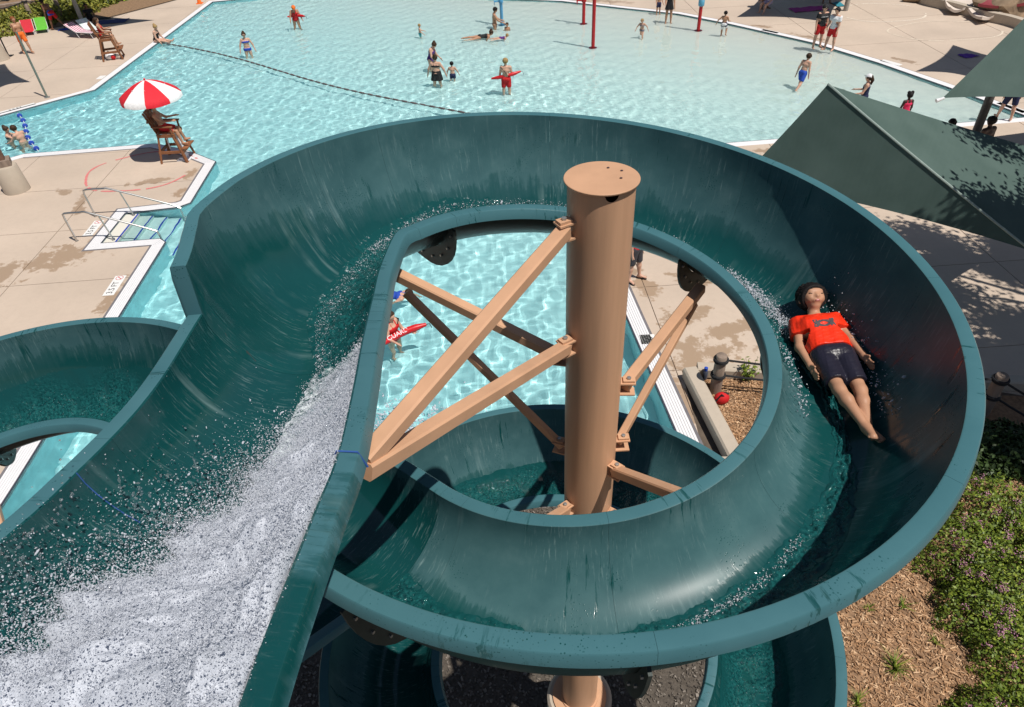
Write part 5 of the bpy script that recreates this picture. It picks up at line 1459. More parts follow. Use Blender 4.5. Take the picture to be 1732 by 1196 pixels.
# ------------------------------------------------------------------ rails, steps, floats, depth markers
M_inox = pm('stainless', (.55, .54, .52), .25, .05, 10, .0, metal=.9)
def handrail(label, y, x0, xm, xe):
    t = thing('handrail', label, 'handrail', (x0, y, 0), 'stainless rails of the pool steps')
    pts = [(x0, y, 0), (x0 - .03, y, .78), (x0 + .0, y, .88), (x0 + .10, y, .91), (xm - .55, y, .91), (xm - .35, y, .88), (xe - .14, y, .22), (xe - .03, y, .10), (xe, y, -.05), (xe, y, -.5)]
    MB().tube(catmull(pts, 40), .030, 10).build('rail', M_inox, t, True); MB().tube([(xm, y, 0), (xm - .12, y, .79)], .022, 10).build('post', M_inox, t, True)
    for x in (x0, xm): MB().lathe([(.05, 0), (.05, .015), (.03, .02)], (x, y, .002), 14).build('base_collar', M_inox, t)
handrail('stainless handrail nearer the camera beside the pool steps', 18.2, -12.70, -11.62, -10.22)
handrail('stainless handrail farther back beside the pool steps', 19.72, -12.80, -11.62, -10.1)
st = thing('pool_steps', None, None); st['kind'] = 'structure'
for k, x in enumerate((-11.9, -11.48, -11.06, -10.64, -10.22, -9.8)):
    if k == 0: continue
    x0 = -11.9 + .42 * (k - 1); yw = (18.02, 19.80) if x < -10.2 else (17.7, 20.2)
    o = MB().box((x0 + .21 + .0, (yw[0] + yw[1]) / 2, -.6 - .09 * k), (.418, yw[1] - yw[0], 1.2 - .18 * k + .3)).build('step', M_plaster, st); o.cycles.is_caustics_receiver = True
    top = -.6 - .09 * k + (1.2 - .18 * k + .3) / 2
    n_ = MB().box((x0 + .39, (yw[0] + yw[1]) / 2, top + .004), (.05, yw[1] - yw[0] - .02, .008)).build('nosing_stripe', pm('blue_tile', (.02, .06, .38), .4), st); n_.cycles.is_caustics_receiver = True
def floats(label, a, b, n, big, mats, group=None, sub=1):
    t = thing('lane_line', label, 'lane line', tuple((a + b) / 2), group)
    d = b - a; ax = d / np.linalg.norm(d)
    pts = []
    for i in range(n * 2 + 1):
        f = i / (n * 2); p_ = a + d * f; p_[2] = WATER_Z + .03; s = np.array([-ax[1], ax[0], 0]) * (.10 * math.sin(f * 7) * np.linalg.norm(d) / 8); pts.append(p_ + s)
    MB().tube(pts, .012 if big > .1 else .02, 6).build('rope', M_whitec if big > .1 else pm('rope_dark', (.10, .08, .08), .8), t)
    for i in range(n):
        c = pts[2 * i + 1]; dd = pts[2 * i + 2] - pts[2 * i]; dd /= np.linalg.norm(dd)
        if big > .1:
            f_ = MB().tube([c - dd * big * .9, c - dd * big * .75, c - dd * .01], [big * .55, big * .85, big], 12).build('float', mats[0], t, True, 50); MB().tube([c + dd * .01, c + dd * big * .75, c + dd * big * .9], [big, big * .85, big * .55], 12).build('float', mats[1], t, True, 50)
        else:
            MB().tube([c - dd * .16, c - dd * .12, c + dd * .12, c + dd * .16], [big * .4, big, big, big * .4], 8).build('float', mats[0], t, True, 50)
floats('short blue and white float line beside the couple at the left edge', at(30, 193, WATER_Z), at(64, 258, WATER_Z), 7, .105, [M_whitec, M_bluec])
floats('long dark float line slanting across the pool', at(271, 73, WATER_Z), at(800, 198, WATER_Z), 46, .042, [pm('float_brown', (.12, .09, .09), .6)])

def marker(label, px, py, w, l, rz, txt=None, sym=True):
    b = at(px, py, 0); t = thing('depth_marker', label, 'depth marker', (b[0], b[1], 0), 'white markers set in the pool deck')
    MB().box((b[0], b[1], .003), (w, l, .006), rz).build('tile', pm('marker_white', (.78, .77, .75), .5, .08, 20), t)
    Mx = Matrix.Translation((b[0], b[1], .0075)) @ Matrix.Rotation(rz, 4, 'Z')
    if txt: text_mesh('lettering', txt, l * .75, Mx @ Matrix.Translation((-w * .12 if sym else 0, 0, 0)), M_black, t, .0008)
    if sym:
        cx = w * .38 if txt else 0; m = MB(); n = 18
        V = [(math.cos(2*PI*k/n) * rr_ , math.sin(2*PI*k/n) * rr_, 0) for rr_ in (l * .34, l * .29) for k in range(n)]
        m.add(V, [(k, (k+1) % n, n+(k+1) % n, n+k) for k in range(n)])
        m.box((0, 0, 0.0005), (l * .6, l * .07, .0008), .8)
        o = m.build('no_diving_sign', pm('marker_red', (.55, .03, .03), .5) if txt else M_black, t); o.data.transform(Mx @ Matrix.Translation((cx, 0, .0006)) @ Matrix.Identity(4))
marker('white 3.5 FT marker between the two handrails', 158, 386, .95, .30, rad(-88 + 180), '3.5 FT')
marker('white 3.5 FT marker on the near deck below the steps', 194, 483, .95, .30, rad(-88 + 180), '3.5 FT')
marker('white no diving tile beside the gutter seen through the slide ring', 1096, 574, .34, .34, rad(90), None); 
marker('worn white marker on the left bank above the blue floats', 26, 184, 1.6, .28, rad(44), '3.5 FT', False)
marker('worn white marker beside the straight left pool edge', 171, 131, .5, .3, rad(90), None, False)
marker('white marker on the far rim left of the pool staff', 1303, 53, .9, .28, rad(-52), None, False)
marker('white marker on the far rim right of the boy in blue trunks', 1507, 106, .9, .28, rad(-60), None, False)
marker('white marker at the right pool corner beyond the canopy post', 1712, 182, 1.1, .3, rad(-72), '0 FT', False)

# ------------------------------------------------------------------ poles and posts
def spray_pole(label, px, py, col, hgt, collar=None, wheel=False):
    b = at(px, py, WATER_Z); z0 = -float(depth_at(b[0], b[1])) - .1
    t = thing('spray_pole', label, 'spray pole', (b[0], b[1], z0), 'painted spray poles in the pool')
    m = pm('pole_paint_%d' % int(col[0] * 99), col, .35, .08, 3, .05)
    MB().tube([(b[0], b[1], z0), (b[0], b[1], hgt)], .085, 16).build('pipe', m, t, True); MB().lathe([(.2, .05), (.2, .10), (.09, .12)], (b[0], b[1], z0), 16).build('base_flange', m, t)
    if collar: MB().lathe([(.13, -.14), (.15, -.1), (.15, .1), (.13, .14)], (b[0], b[1], 1.2), 16).build('collar', pm('collar_blue', (.12, .38, .55), .4), t, True, 50)
    if wheel:
        MB().tube([(b[0], b[1], 1.05), (b[0] - .36, b[1], 1.05)], .04, 8).build('valve_stem', m, t)
        MB().tube([(b[0] - .36, b[1] + .17 * math.cos(k * PI / 8), 1.05 + .17 * math.sin(k * PI / 8)) for k in range(17)], .02, 6).build('hand_wheel', m, t, True)
        MB().lathe([(.12, -.08), (.13, 0), (.12, .08)], (b[0], b[1], 1.05), 14).build('collar', m, t)
spray_pole('tall red spray pole nearest the camera in the pool', 1003, 78, (.48, .015, .02), 4.6)
spray_pole('red spray pole with a hand wheel farther back', 987, 39, (.48, .015, .02), 3.6, wheel=True)
spray_pole('red spray pole with a pale blue collar near the rim', 1181, 51, (.48, .015, .02), 3.6, collar=True)
spray_pole('light blue spray pole beside the kneeling man', 849, 40, (.10, .34, .58), 3.6, wheel=True)
b = at(80, 165, 0); t = thing('marker_pole', 'thin grey green pole on the left bank in front of the man in orange', 'pole', (b[0], b[1], 0)); MB().tube([(b[0], b[1], 0), (b[0], b[1], 2.75)], .045, 10).build('pipe', pm('pole_green', (.17, .20, .17), .5), t, True); MB().lathe([(.12, 0), (.12, .02), (.05, .03)], (b[0], b[1], .002), 12).build('base', M_steel, t)
b = at(30, 322, 0); t = thing('pavilion_post', 'brown timber post on a round concrete pier at the left edge', 'post', (b[0], b[1], 0))
MB().lathe([(.40, 0), (.36, .86), (.33, .90), (.02, .90)], (b[0], b[1], 0), 28).build('pier', M_curb, t, True, 50); MB().box((b[0] - .03, b[1] + .02, 1.0), (.5, .5, .2), .5).build('collar', M_grey_wood, t); MB().box((b[0] - .03, b[1] + .02, 2.4), (.27, .27, 2.8), .5).build('timber', pm('brown_timber', (.16, .09, .06), .7, .25, 6, .3), t)
b = at(6, 101, 0); t = thing('pole_base', 'tapered concrete pole base cut by the left frame edge', 'pole base', (b[0], b[1], 0)); MB().lathe([(.50, 0), (.36, .80), (.02, .82)], (b[0] - .2, b[1], 0), 24).build('cone', M_curb, t, True, 50); MB().tube([(b[0] - .2, b[1], .8), (b[0] - .2, b[1], 3)], .07, 10).build('pipe', M_steel, t)
b = at(15, 95, 0); t = thing('stand', 'thin black pole on a small foot plate at the left edge', 'pole', (b[0], b[1], 0)); MB().box((b[0], b[1], .02), (.4, .3, .03)).build('foot_plate', M_black, t); MB().tube([(b[0], b[1], .02), (b[0], b[1], 1.5)], .035, 8).build('pipe', M_black, t)

M_rope = pm('black_rope', (.02, .02, .022), .8, .3, 60, .5)
def bollard(label, x, y, hgt=.98, r=.115, group='rope fence posts', ringz=(.46, .86)):
    t = thing('rope_post', label, 'fence post', (x, y, 0), group)
    MB().lathe([(r * 1.05, -.1), (r, .4), (r * .96, hgt - .02), (r * .8, hgt), (.01, hgt)], (x, y, 0), 16).build('post', M_grey_wood, t, True, 50)
    for z in ringz:
        for dz in (-.022, .022): MB().tube([(x + (r + .016) * math.cos(k * PI / 10), y + (r + .016) * math.sin(k * PI / 10), z + dz) for k in range(21)], .022, 6).build('rope_coil', M_rope, t, True)
    return t
def rope(label, pts, sag=.06, r=.022, group='ropes of the rope fence'):
    P = []
    for a, b in zip(pts[:-1], pts[1:]):
        for i in range(9):
            f = i / 8; p_ = np.asarray(a, float) * (1 - f) + np.asarray(b, float) * f; p_[2] -= sag * 4 * f * (1 - f); P.append(p_)
    o = MB().tube(P, r, 6).build('rope', M_rope, None, True); return tag(o, label, 'rope', group)
pA = at(1209, 662, 0); pB = at(1697, 634, .98); pC = np.array([pB[0] + 2.6, pB[1] + 2.4, 0]); pD = np.array([pB[0] + 1.6, pB[1] - 2.0, 0])
bollard('weathered wooden rope post by the mulch seen through the slide ring', pA[0], pA[1]); bollard('dark wooden rope post in the tree shade at the right edge', pB[0], pB[1]); bollard('wooden rope post outside the right frame edge before the shaded one', pD[0], pD[1])
for z in (.86, .46):
    nm = 'upper' if z > .6 else 'lower'
    rope(nm + ' black rope running right from the post seen through the ring', [(pA[0], pA[1], z), (pB[0], pB[1], z)], .10)
    rope(nm + ' black rope running forward from the shaded post', [(pB[0], pB[1], z), (pD[0], pD[1], z)], .15)
fp = [at(60, 44, 0), at(107, 33, 0), at(128, 21, 0), at(157, 6, 0), at(-20, 60, 0)]
for i, q_ in enumerate(fp[:4]): bollard(['short wooden rope post beside the green chair', 'wooden rope post behind the bending person', 'wooden rope post right behind the sail pole', 'wooden rope post at the top edge among the shrubs'][i], q_[0], q_[1], 1.5, .12, 'rope fence posts on the far left', (1.35,))
rope('black rope along the far left fence', [(q_[0], q_[1], 1.35) for q_ in (fp[4], fp[0], fp[1], fp[2], fp[3])], .15, .03)

# kerbs round the planting bed
kb = thing('kerb', 'low concrete kerb round the mulch bed seen through the ring', 'kerb', (3.7, 10, 0))
MB().beam((3.72, 10.72, .13), (3.98, 8.2, .13), .30, .30).build('kerb_block', M_curb, kb); MB().beam((3.90, 10.80, .12), (pB[0] + 1.5, pB[1] + .55, .12), .26, .26).build('kerb_block', M_curb, kb)
MB().beam((3.55, 8.1, .13), (6.0, 8.0, .13), .32, .31).build('kerb_block', M_curb, kb)
b = at(1191, 642, 0); t = thing('water_bottle', 'dark blue water bottle standing beside the rope post', 'bottle', (b[0], b[1], 0)); MB().lathe([(.05, 0), (.055, .02), (.055, .2), (.03, .24)], (b[0], b[1], .02), 14).build('body', pm('bottle_grey', (.06, .07, .10), .3), t, True, 50); MB().lathe([(.038, 0), (.04, .07), (.02, .08)], (b[0], b[1], .26), 12).build('lid', M_bluec, t, True, 50)
b = at(1218, 682, 0); t = thing('backpack', 'small red and black bag on the mulch by the kerb', 'bag', (b[0], b[1], 0)); MB().ball((b[0] + .02, b[1] + .02, .12), .16, 12, 8, (1, .75, .85)).build('body', M_red, t, True); MB().tube([(b[0] - .13, b[1] - .05, .1), (b[0] - .02, b[1] - .04, .27), (b[0] + .14, b[1] - .02, .12)], .02, 6).build('strap', M_black, t, True); MB().ball((b[0] + .06, b[1] + .04, .21), .08, 8, 6, (1.3, .6, .5)).build('pocket', M_black, t, True)
b = at(1207, 694, 0); t = thing('shoe', 'grey and white shoe beside the small red bag', 'shoe', (b[0], b[1], 0)); MB().ball((b[0], b[1], .05), .13, 10, 6, (.45, 1, .42)).build('upper', pm('shoe_grey', (.12, .12, .14), .7), t, True); MB().ball((b[0], b[1], .02), .135, 10, 6, (.48, 1, .16)).build('sole', M_whitec, t, True); MB().ball((b[0] - .03, b[1] + .12, .09), .05, 8, 6, (1, 1, .8)).build('toe_cap', M_whitec, t, True)
#@@PART5
# ------------------------------------------------------------------ shade canopies
M_can, N, L, p = new_mat('green_shade_cloth')
pos = N.new('ShaderNodeNewGeometry').outputs['Position']
wv = N.new('ShaderNodeTexWave'); wv.inputs['Scale'].default_value = 3.2; wv.inputs['Distortion'].default_value = 1.2; wv.inputs['Detail'].default_value = 2
mpn = N.new('ShaderNodeMapping'); mpn.inputs['Rotation'].default_value = (0, 0, .6); L.new(pos, mpn.inputs['Vector']); L.new(mpn.outputs[0], wv.inputs['Vector'])
nf = noise(N, L, pos, 1.2, 4)
L.new(mix(N, L, math_(N, L, 'MULTIPLY', wv.outputs['Fac'], .05), ramp(N, L, nf, [(.3, (.060, .098, .086)), (.7, (.082, .126, .112))]), (.10, .145, .13)), p.inputs['Base Color'])
p.inputs['Roughness'].default_value = .8; p.inputs['Specular IOR Level'].default_value = .2
bump(N, L, wv.outputs['Fac'], .05, .01, p)
M_hem = pm('canopy_seam', (.30, .37, .34), .8, .1, 20, .1)
M_gpost = pm('dark_post', (.085, .08, .075), .5, .1, 10, .1)
def sail_panel(A_, B_, C_, n=14, sagA=.05):
    """triangular cloth with slightly hollow edges; A high corner"""
    A_, B_, C_ = map(np.asarray, (A_, B_, C_)); V = []; F = []; ids = {}
    for i in range(n + 1):
        for j in range(n + 1 - i):
            a, b = i / n, j / n; c = 1 - a - b
            P = A_ * a + B_ * b + C_ * c
            ctr = (A_ + B_ + C_) / 3
            pull = 4 * (b * c)
            P = P + (A_ - (B_ + C_) / 2) * .07 * pull * (1 - a)
            P[2] -= sagA * 3 * (a * b + b * c + a * c)
            ids[i, j] = len(V); V.append(P)
    for i in range(n):
        for j in range(n - i):
            F.append((ids[i, j], ids[i + 1, j], ids[i, j + 1]))
            if i + j < n - 1: F.append((ids[i + 1, j], ids[i + 1, j + 1], ids[i, j + 1]))
    return V, F
def canopy(label, T_, L_, N_, R_, posts, hem=True):
    t = thing('shade_canopy', label, 'shade canopy', (T_[0], T_[1], 0), 'green shade canopies')
    for a, b in ((L_, N_), (N_, R_)):
        V, F = sail_panel(T_, a, b); obj_np('cloth_panel', V, F, M_can, t, True, sharp=60)
    if hem: MB().tube([np.asarray(T_) + (np.asarray(N_) - np.asarray(T_)) * f + np.array([0, 0, .015 - .12 * f * (1 - f)]) for f in np.linspace(0, 1, 10)], .022, 6).build('ridge_seam', M_hem, t, True)
    for c in posts:
        MB().tube([(c[0], c[1], 0), (c[0], c[1], c[2])], .085, 14).build('post', M_gpost, t, True)
    return t
T1 = at(1400, 143, 4.75); L1 = at(1248, 306, 2.6); N1 = at(1742, 424, 2.6); R1 = at(1880, 288, 2.6)
canopy('large dark green pitched canopy behind the slide on the right, dappled with leaf shadow', T1, L1, N1, R1, [R1, T1 + np.array([.55, .45, -.3])])
K2 = at(1594, 166, 2.7); T2 = at(1775, -12, 4.9); N2 = at(1960, 190, 2.7); R2 = at(2150, 60, 2.7)
c2 = canopy('green canopy corner reaching in from the upper right', T2, K2, N2, R2, [R2])
pb = at(1642, 246, 0); MB().tube([(pb[0], pb[1], 0), (pb[0], pb[1], 3.0)], .13, 16).build('post', M_gpost, c2, True)
MB().tube([K2 + [.05, 0, 0], K2 - [.16, .02, .06]], [.03, .055], 8).build('corner_hook', M_whitec, c2, True)
SH = np.array([sun_dir.x, sun_dir.y, sun_dir.z]) / sun_dir.z
def shade_sail(label, px, z, post_px=None):
    """four-cornered sail placed where its shadow on the deck says it hangs"""
    C4 = [at(*q_, 0) + SH * z for q_ in px]
    ctr = sum(C4) / len(C4); t = thing('shade_sail', label, 'shade sail', (ctr[0], ctr[1], 0), 'sails that shade the far deck')
    V = []; n = 8; m = len(C4)
    for f in (0.0, .5, 1.0):
        for k in range(m):
            for i in range(n):
                g = i / n; p_ = C4[k] * (1 - g) + C4[(k + 1) % m] * g; p_ = p_ + (ctr - p_) * .16 * 4 * g * (1 - g); V.append(ctr + (p_ - ctr) * (f if f else .01))
    w = m * n; F = [(a * w + k, (a + 1) * w + k, (a + 1) * w + (k + 1) % w, a * w + (k + 1) % w) for a in range(2) for k in range(w)] + [tuple(range(w))]
    obj_np('cloth', V, F, M_can, t, True)
    if post_px:
        b = at(*post_px, 0); MB().tube([(b[0], b[1], 0), (b[0], b[1], z + 1)], .12, 12).build('post', pm('pale_post', (.36, .33, .29), .6), t, True)
shade_sail('shade sail above the top left deck held by a pale grey pole', [(70, 48), (120, 62), (262, 34), (150, 22), (60, 36)], 3.6, (141, 41))
shade_sail('shade sail over the far canopy group at the top right', [(1246, 29), (1405, 38), (1440, -8), (1290, -22)], 3.6, (1430, 18))
shade_sail('shade sail off the left edge throwing a shadow on the bank', [(-60, 160), (0, 148), (52, 139), (8, 108), (-70, 112)], 7.0)

shade_sail('shade sail above the upper right corner of the deck', [(1548, 121), (1640, 130), (1760, 110), (1612, 76)], 6.5)
# ------------------------------------------------------------------ top right: kerbed play area with rocks
M_rock = pm('brown_rock', (.24, .17, .11), .9, .45, 2.2, .9, 9)
def rock(label, px, py, r, s, seed):
    b = at(px, py, 0); bm = bmesh.new(); bmesh.ops.create_icosphere(bm, subdivisions=3, radius=1)
    rg = np.random.default_rng(seed); pl = [(n_ / np.linalg.norm(n_), rg.uniform(.55, .85)) for n_ in rg.normal(size=(11, 3))]
    V = []
    for v in bm.verts:
        q_ = np.array(v.co[:])
        for n_, d in pl:
            e = q_ @ n_ - d
            if e > 0: q_ = q_ - n_ * e
        V.append(q_ * np.array(s) * r + np.array([b[0], b[1], s[2] * r * .45]))
    F = [tuple(v.index for v in f.verts) for f in bm.faces]; bm.free()
    return tag(obj_np('boulder', V, F, M_rock, None, False), label, 'boulder', 'boulders in the play area')
rock('squared brown boulder with a pale top in the upper right play area', 1695, 26, 1.5, (1.3, .8, .62), 3); rock('dark boulder at the top edge of the play area', 1585, 2, 1.3, (1.6, .7, .6), 8); rock('small tan boulder right of the squared one', 1722, 20, .8, (1, .8, .9), 12)
pk = thing('planter_wall', 'curved low concrete wall around the rocks at the upper right', 'low wall'); 
wpts = catmull([at(*q_, 0) for q_ in ((1552, -12), (1551, 2), (1562, 9), (1600, 18), (1640, 29), (1670, 37), (1702, 44), (1750, 60))], 30)
m = MB()
for a, b in zip(wpts[:-1], wpts[1:]): pass
V = []; F = []
for i, q_ in enumerate(wpts):
    d = wpts[min(i + 1, 29)] - wpts[max(i - 1, 0)]; nrm = np.array([-d[1], d[0], 0]) / np.linalg.norm(d) * .35
    V += [q_, q_ + [0, 0, .42], q_ + nrm + [0, 0, .42], q_ + nrm]
for i in range(29):
    for k in range(3): F.append((i*4+k, i*4+4+k, i*4+5+k, i*4+1+k))
pk.location = tuple(wpts[15]); obj_np('wall', V, F, M_curb, pk, False)
M_beige = pm('beige_sheet', (.66, .57, .50), .8, .06, 2, .1)
def sheet(label, px, z, mat, group='pale sheets in the play area', name='play_sheet', cat='play sheet'):
    C4 = [at(*q_, zz) for q_, zz in zip(px, z)]; n = 8; V = []
    for i in range(n + 1):
        for j in range(n + 1):
            a, b = i / n, j / n; p_ = C4[0] * (1-a) * (1-b) + C4[1] * a * (1-b) + C4[2] * a * b + C4[3] * (1-a) * b; V.append(p_ - np.array([0, 0, .5 * (a * (1 - a) + b * (1 - b))]))
    n0 = len(V); V += [v - np.array([0, 0, .12]) for v in V]
    F = [(i*(n+1)+j, (i+1)*(n+1)+j, (i+1)*(n+1)+j+1, i*(n+1)+j+1) for i in range(n) for j in range(n)]; F += [tuple(x + n0 for x in reversed(f)) for f in F]
    for k in range(n): F += [(k, k+1, k+1+n0, k+n0), (n*(n+1)+k, n*(n+1)+k+n0, n*(n+1)+k+1+n0, n*(n+1)+k+1), (k*(n+1), k*(n+1)+n0, (k+1)*(n+1)+n0, (k+1)*(n+1)), (k*(n+1)+n, (k+1)*(n+1)+n, (k+1)*(n+1)+n+n0, k*(n+1)+n+n0)]
    return tag(obj_np(name, V, F, mat, None, True, sharp=40), label, cat, group)
sheet('pale beige sloping sheet at the top edge of the play area', [(1598, -6), (1608, 12), (1630, 13), (1660, -6)], [.55, .40, .40, .6], M_beige)
sheet('wide pale beige sheet with a curled edge behind the curved wall', [(1638, 13), (1662, 28), (1690, 20), (1735, 6)], [.42, .40, .45, .6], M_beige)
sheet('maroon roof edge at the top right corner', [(1655, 6), (1735, 4), (1760, -8), (1680, -10)], [.8, .8, 1.0, 1.0], pm('maroon', (.22, .03, .04), .6), None, 'roof_edge', 'roof')

# faint chalk rings on the deck
for px, py, rx, ry, col, lab in ((240, 289, 1.9, 1.6, (.62, .20, .19), 'red chalk ring on the deck behind the near lifeguard chair'), (1490, 21, 2.2, 1.8, (.70, .62, .52), 'pale chalk ring on the far right deck, upper one'), (1600, 52, 2.6, 1.6, (.66, .57, .46), 'pale chalk ring on the far right deck, lower one')):
    b = at(px, py, 0); n = 60; V = []; F = []
    rg = np.random.default_rng(int(px))
    for k in range(n + 1):
        a = 2 * PI * k / n * .86 + .5; w = .03 + .022 * rg.random(); w2 = 1 + .03 * math.sin(5 * a)
        for s in (-1, 1): V.append((b[0] + (rx * w2 + s * w) * math.cos(a), b[1] + (ry * w2 + s * w) * math.sin(a), .0065))
    for k in range(n):
        if rg.random() < .88: F.append((2*k, 2*k+1, 2*k+3, 2*k+2))
    tag(obj_np('chalk_ring', V, F, pm('chalk_%d' % int(px), col, .9, .2, 20, .1), None, False), lab, 'chalk ring')

# ------------------------------------------------------------------ mulch, gravel, plants, tree
def leaf_mat(name, stops, rough=.5):
    m, N, L, p = new_mat(name); a = N.new('ShaderNodeAttribute'); a.attribute_name = 'tone'
    L.new(ramp(N, L, a.outputs['Fac'], stops), p.inputs['Base Color']); p.inputs['Roughness'].default_value = rough; p.inputs['Specular IOR Level'].default_value = .3
    return m
M_shrub = leaf_mat('shrub_leaves', [(0, (.05, .08, .014)), (.5, (.13, .19, .022)), (1, (.28, .33, .04))])
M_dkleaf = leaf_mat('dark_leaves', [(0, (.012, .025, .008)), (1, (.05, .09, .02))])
M_yellow = leaf_mat('yellow_leaves', [(0, (.07, .09, .015)), (.6, (.20, .21, .03)), (1, (.33, .29, .05))])
M_flower = leaf_mat('pink_flowers', [(0, (.30, .10, .18)), (1, (.60, .30, .42))])
M_mulch = leaf_mat('mulch_chips', [(0, (.15, .08, .04)), (.5, (.44, .25, .13)), (1, (.72, .50, .31))], .9)
M_bark = pm('bark', (.10, .07, .05), .9, .3, 6, .6, 25)
def leaves(name, P, nrm, size, mat, parent=None, seed=0, kind=None, aspect=.5):
    """many small pointed leaves as separate bent faces"""
    r = np.random.default_rng(seed); n = len(P); d = r.normal(size=(n, 3)); nn = nrm + r.normal(0, .55, (n, 3)); nn /= np.linalg.norm(nn, axis=1)[:, None]
    d -= nn * (d * nn).sum(1)[:, None]; d /= np.linalg.norm(d, axis=1)[:, None]; s = np.cross(nn, d); sz = (size * r.uniform(.6, 1.35, n))[:, None]
    V = np.stack([P, P + d * sz * .5 + s * sz * aspect * .5 - nn * sz * .06, P + d * sz - nn * sz * .12, P + d * sz * .5 - s * sz * aspect * .5 - nn * sz * .06], 1).reshape(-1, 3)
    F = np.arange(n * 4).reshape(n, 4)
    return obj_np(name, V, F, mat, parent, False, kind, {'tone': np.repeat(np.clip(r.normal(.5, .25, n), 0, 1), 4)})
def shrub(label, blobs, n, size, mat, flower=0, seed=0, group=None, name='shrub', stems=True):
    r = np.random.default_rng(seed); c0 = np.mean([b[0] for b in blobs], 0)
    t = thing(name, label, 'shrub', (c0[0], c0[1], 0), group)
    P = []; Nn = []; vol = np.array([b[1][0] * b[1][1] for b in blobs]); vol /= vol.sum()
    for (c, rd), w in zip(blobs, vol):
        k = int(n * w); d = r.normal(size=(k, 3)); d /= np.linalg.norm(d, axis=1)[:, None]; d[:, 2] = np.abs(d[:, 2]) * 1.0 - .12
        lump = 1 + .14 * np.sin(d[:, 0] * 9 + c[0]) * np.sin(d[:, 1] * 8) + .08 * np.sin(d[:, 0] * 21) * np.sin(d[:, 1] * 19 + 2)
        rr_ = (1 - r.exponential(.10, k).clip(0, .6)) * lump
        P.append(np.array(c) + d * np.array(rd) * rr_[:, None]); Nn.append(d + np.array([0, 0, .5]))
    P = np.vstack(P); Nn = np.vstack(Nn); Nn /= np.linalg.norm(Nn, axis=1)[:, None]
    P[:, 2] = np.maximum(P[:, 2], .02)
    leaves('foliage', P, Nn, size, mat, t, seed)
    if flower:
        sel = r.choice(len(P), flower, replace=False); top = P[sel][:, 2] > np.median(P[:, 2]); sel = sel[top]
        Q = np.repeat(P[sel], 26, 0) + r.normal(0, .03, (len(sel) * 26, 3)) + np.array([0, 0, .045]); leaves('flowers', Q, np.tile([0, 0, 1.0], (len(Q), 1)), .020, M_flower, t, seed + 1, aspect=.9)
    if stems:
        m = MB()
        for i in range(14):
            b = blobs[i % len(blobs)]; a = r.uniform(0, 6.28); m.tube([(b[0][0] + .1 * math.cos(a), b[0][1] + .1 * math.sin(a), 0), (b[0][0] + b[1][0] * .6 * math.cos(a), b[0][1] + b[1][1] * .6 * math.sin(a), b[0][2] + b[1][2] * .6)], [.012, .005], 5)
        o = m.build('stems', M_bark, t); o['kind'] = 'stuff'
    return t
def bl(px, py, z, rx, ry, rz): p_ = at(px, py, z); return ((p_[0], p_[1], 0.0), (rx, ry, rz))
shrub('large leafy green shrub with pink flower heads right of the slide', [bl(1700, 830, .7, .75, .7, .8), bl(1650, 900, .7, .75, .75, .78), bl(1745, 960, .75, .9, .8, .85), bl(1690, 1000, .65, .7, .65, .72), bl(1740, 1080, .6, .6, .6, .62), bl(1800, 880, .7, .8, .8, .8)], 26000, .058, M_shrub, 330, 1, 'flowering shrubs in the mulch')
shrub('smaller flowering shrub in the bottom right corner', [bl(1720, 1215, .4, .65, .6, .6), bl(1660, 1245, .35, .5, .5, .5)], 8000, .055, M_shrub, 70, 2, 'flowering shrubs in the mulch')
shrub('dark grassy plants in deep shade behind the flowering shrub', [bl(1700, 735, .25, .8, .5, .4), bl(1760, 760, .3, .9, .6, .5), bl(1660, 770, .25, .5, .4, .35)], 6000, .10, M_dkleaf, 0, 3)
i0 = 0
for px, py, rx, rz, lab in ((10, 52, 2.2, 1.0, 'yellow green shrub at the left edge of the far bed'), (45, 38, 2.0, 1.0, 'yellow green shrub behind the red chair'), (88, 30, 2.3, 1.1, 'yellow green shrub behind the bending person'), (118, 17, 2.0, 1.1, 'yellow green shrub by the sail pole'), (150, 5, 2.4, 1.2, 'green shrub at the top edge beyond the seated person')):
    b = at(px, py, 0); shrub(lab, [((b[0], b[1], 0), (rx, 1.5, rz)), ((b[0] + 1.2, b[1] + .8, 0), (1.3, 1.2, rz * .9))], 3000, .22, M_yellow if px < 140 else M_shrub, 0, 20 + i0, 'shrubs of the far left bed'); i0 += 1
b = at(1263, 645, 0)
pl = thing('weed_plant', 'young green weed growing by the kerb seen through the ring', 'plant', (b[0], b[1], 0))
r = np.random.default_rng(5); P = []; m = MB()
for k in range(9):
    a = r.uniform(0, 6.28); tip = np.array([b[0] + .16 * math.cos(a), b[1] + .16 * math.sin(a), r.uniform(.25, .62)]); m.tube([(b[0], b[1], 0), tip * .5 + np.array([b[0], b[1], .1]) * .5, tip], [.008, .006, .003], 5)
    for f in np.linspace(.2, 1, 11): P.append(np.array([b[0], b[1], 0]) * (1 - f) + tip * f + r.normal(0, .03, 3))
m.build('stems', M_shrub, pl)['kind'] = 'stuff'; leaves('foliage', np.array(P), np.tile([0, 0, 1.0], (len(P), 1)), .085, M_shrub, pl, 6)
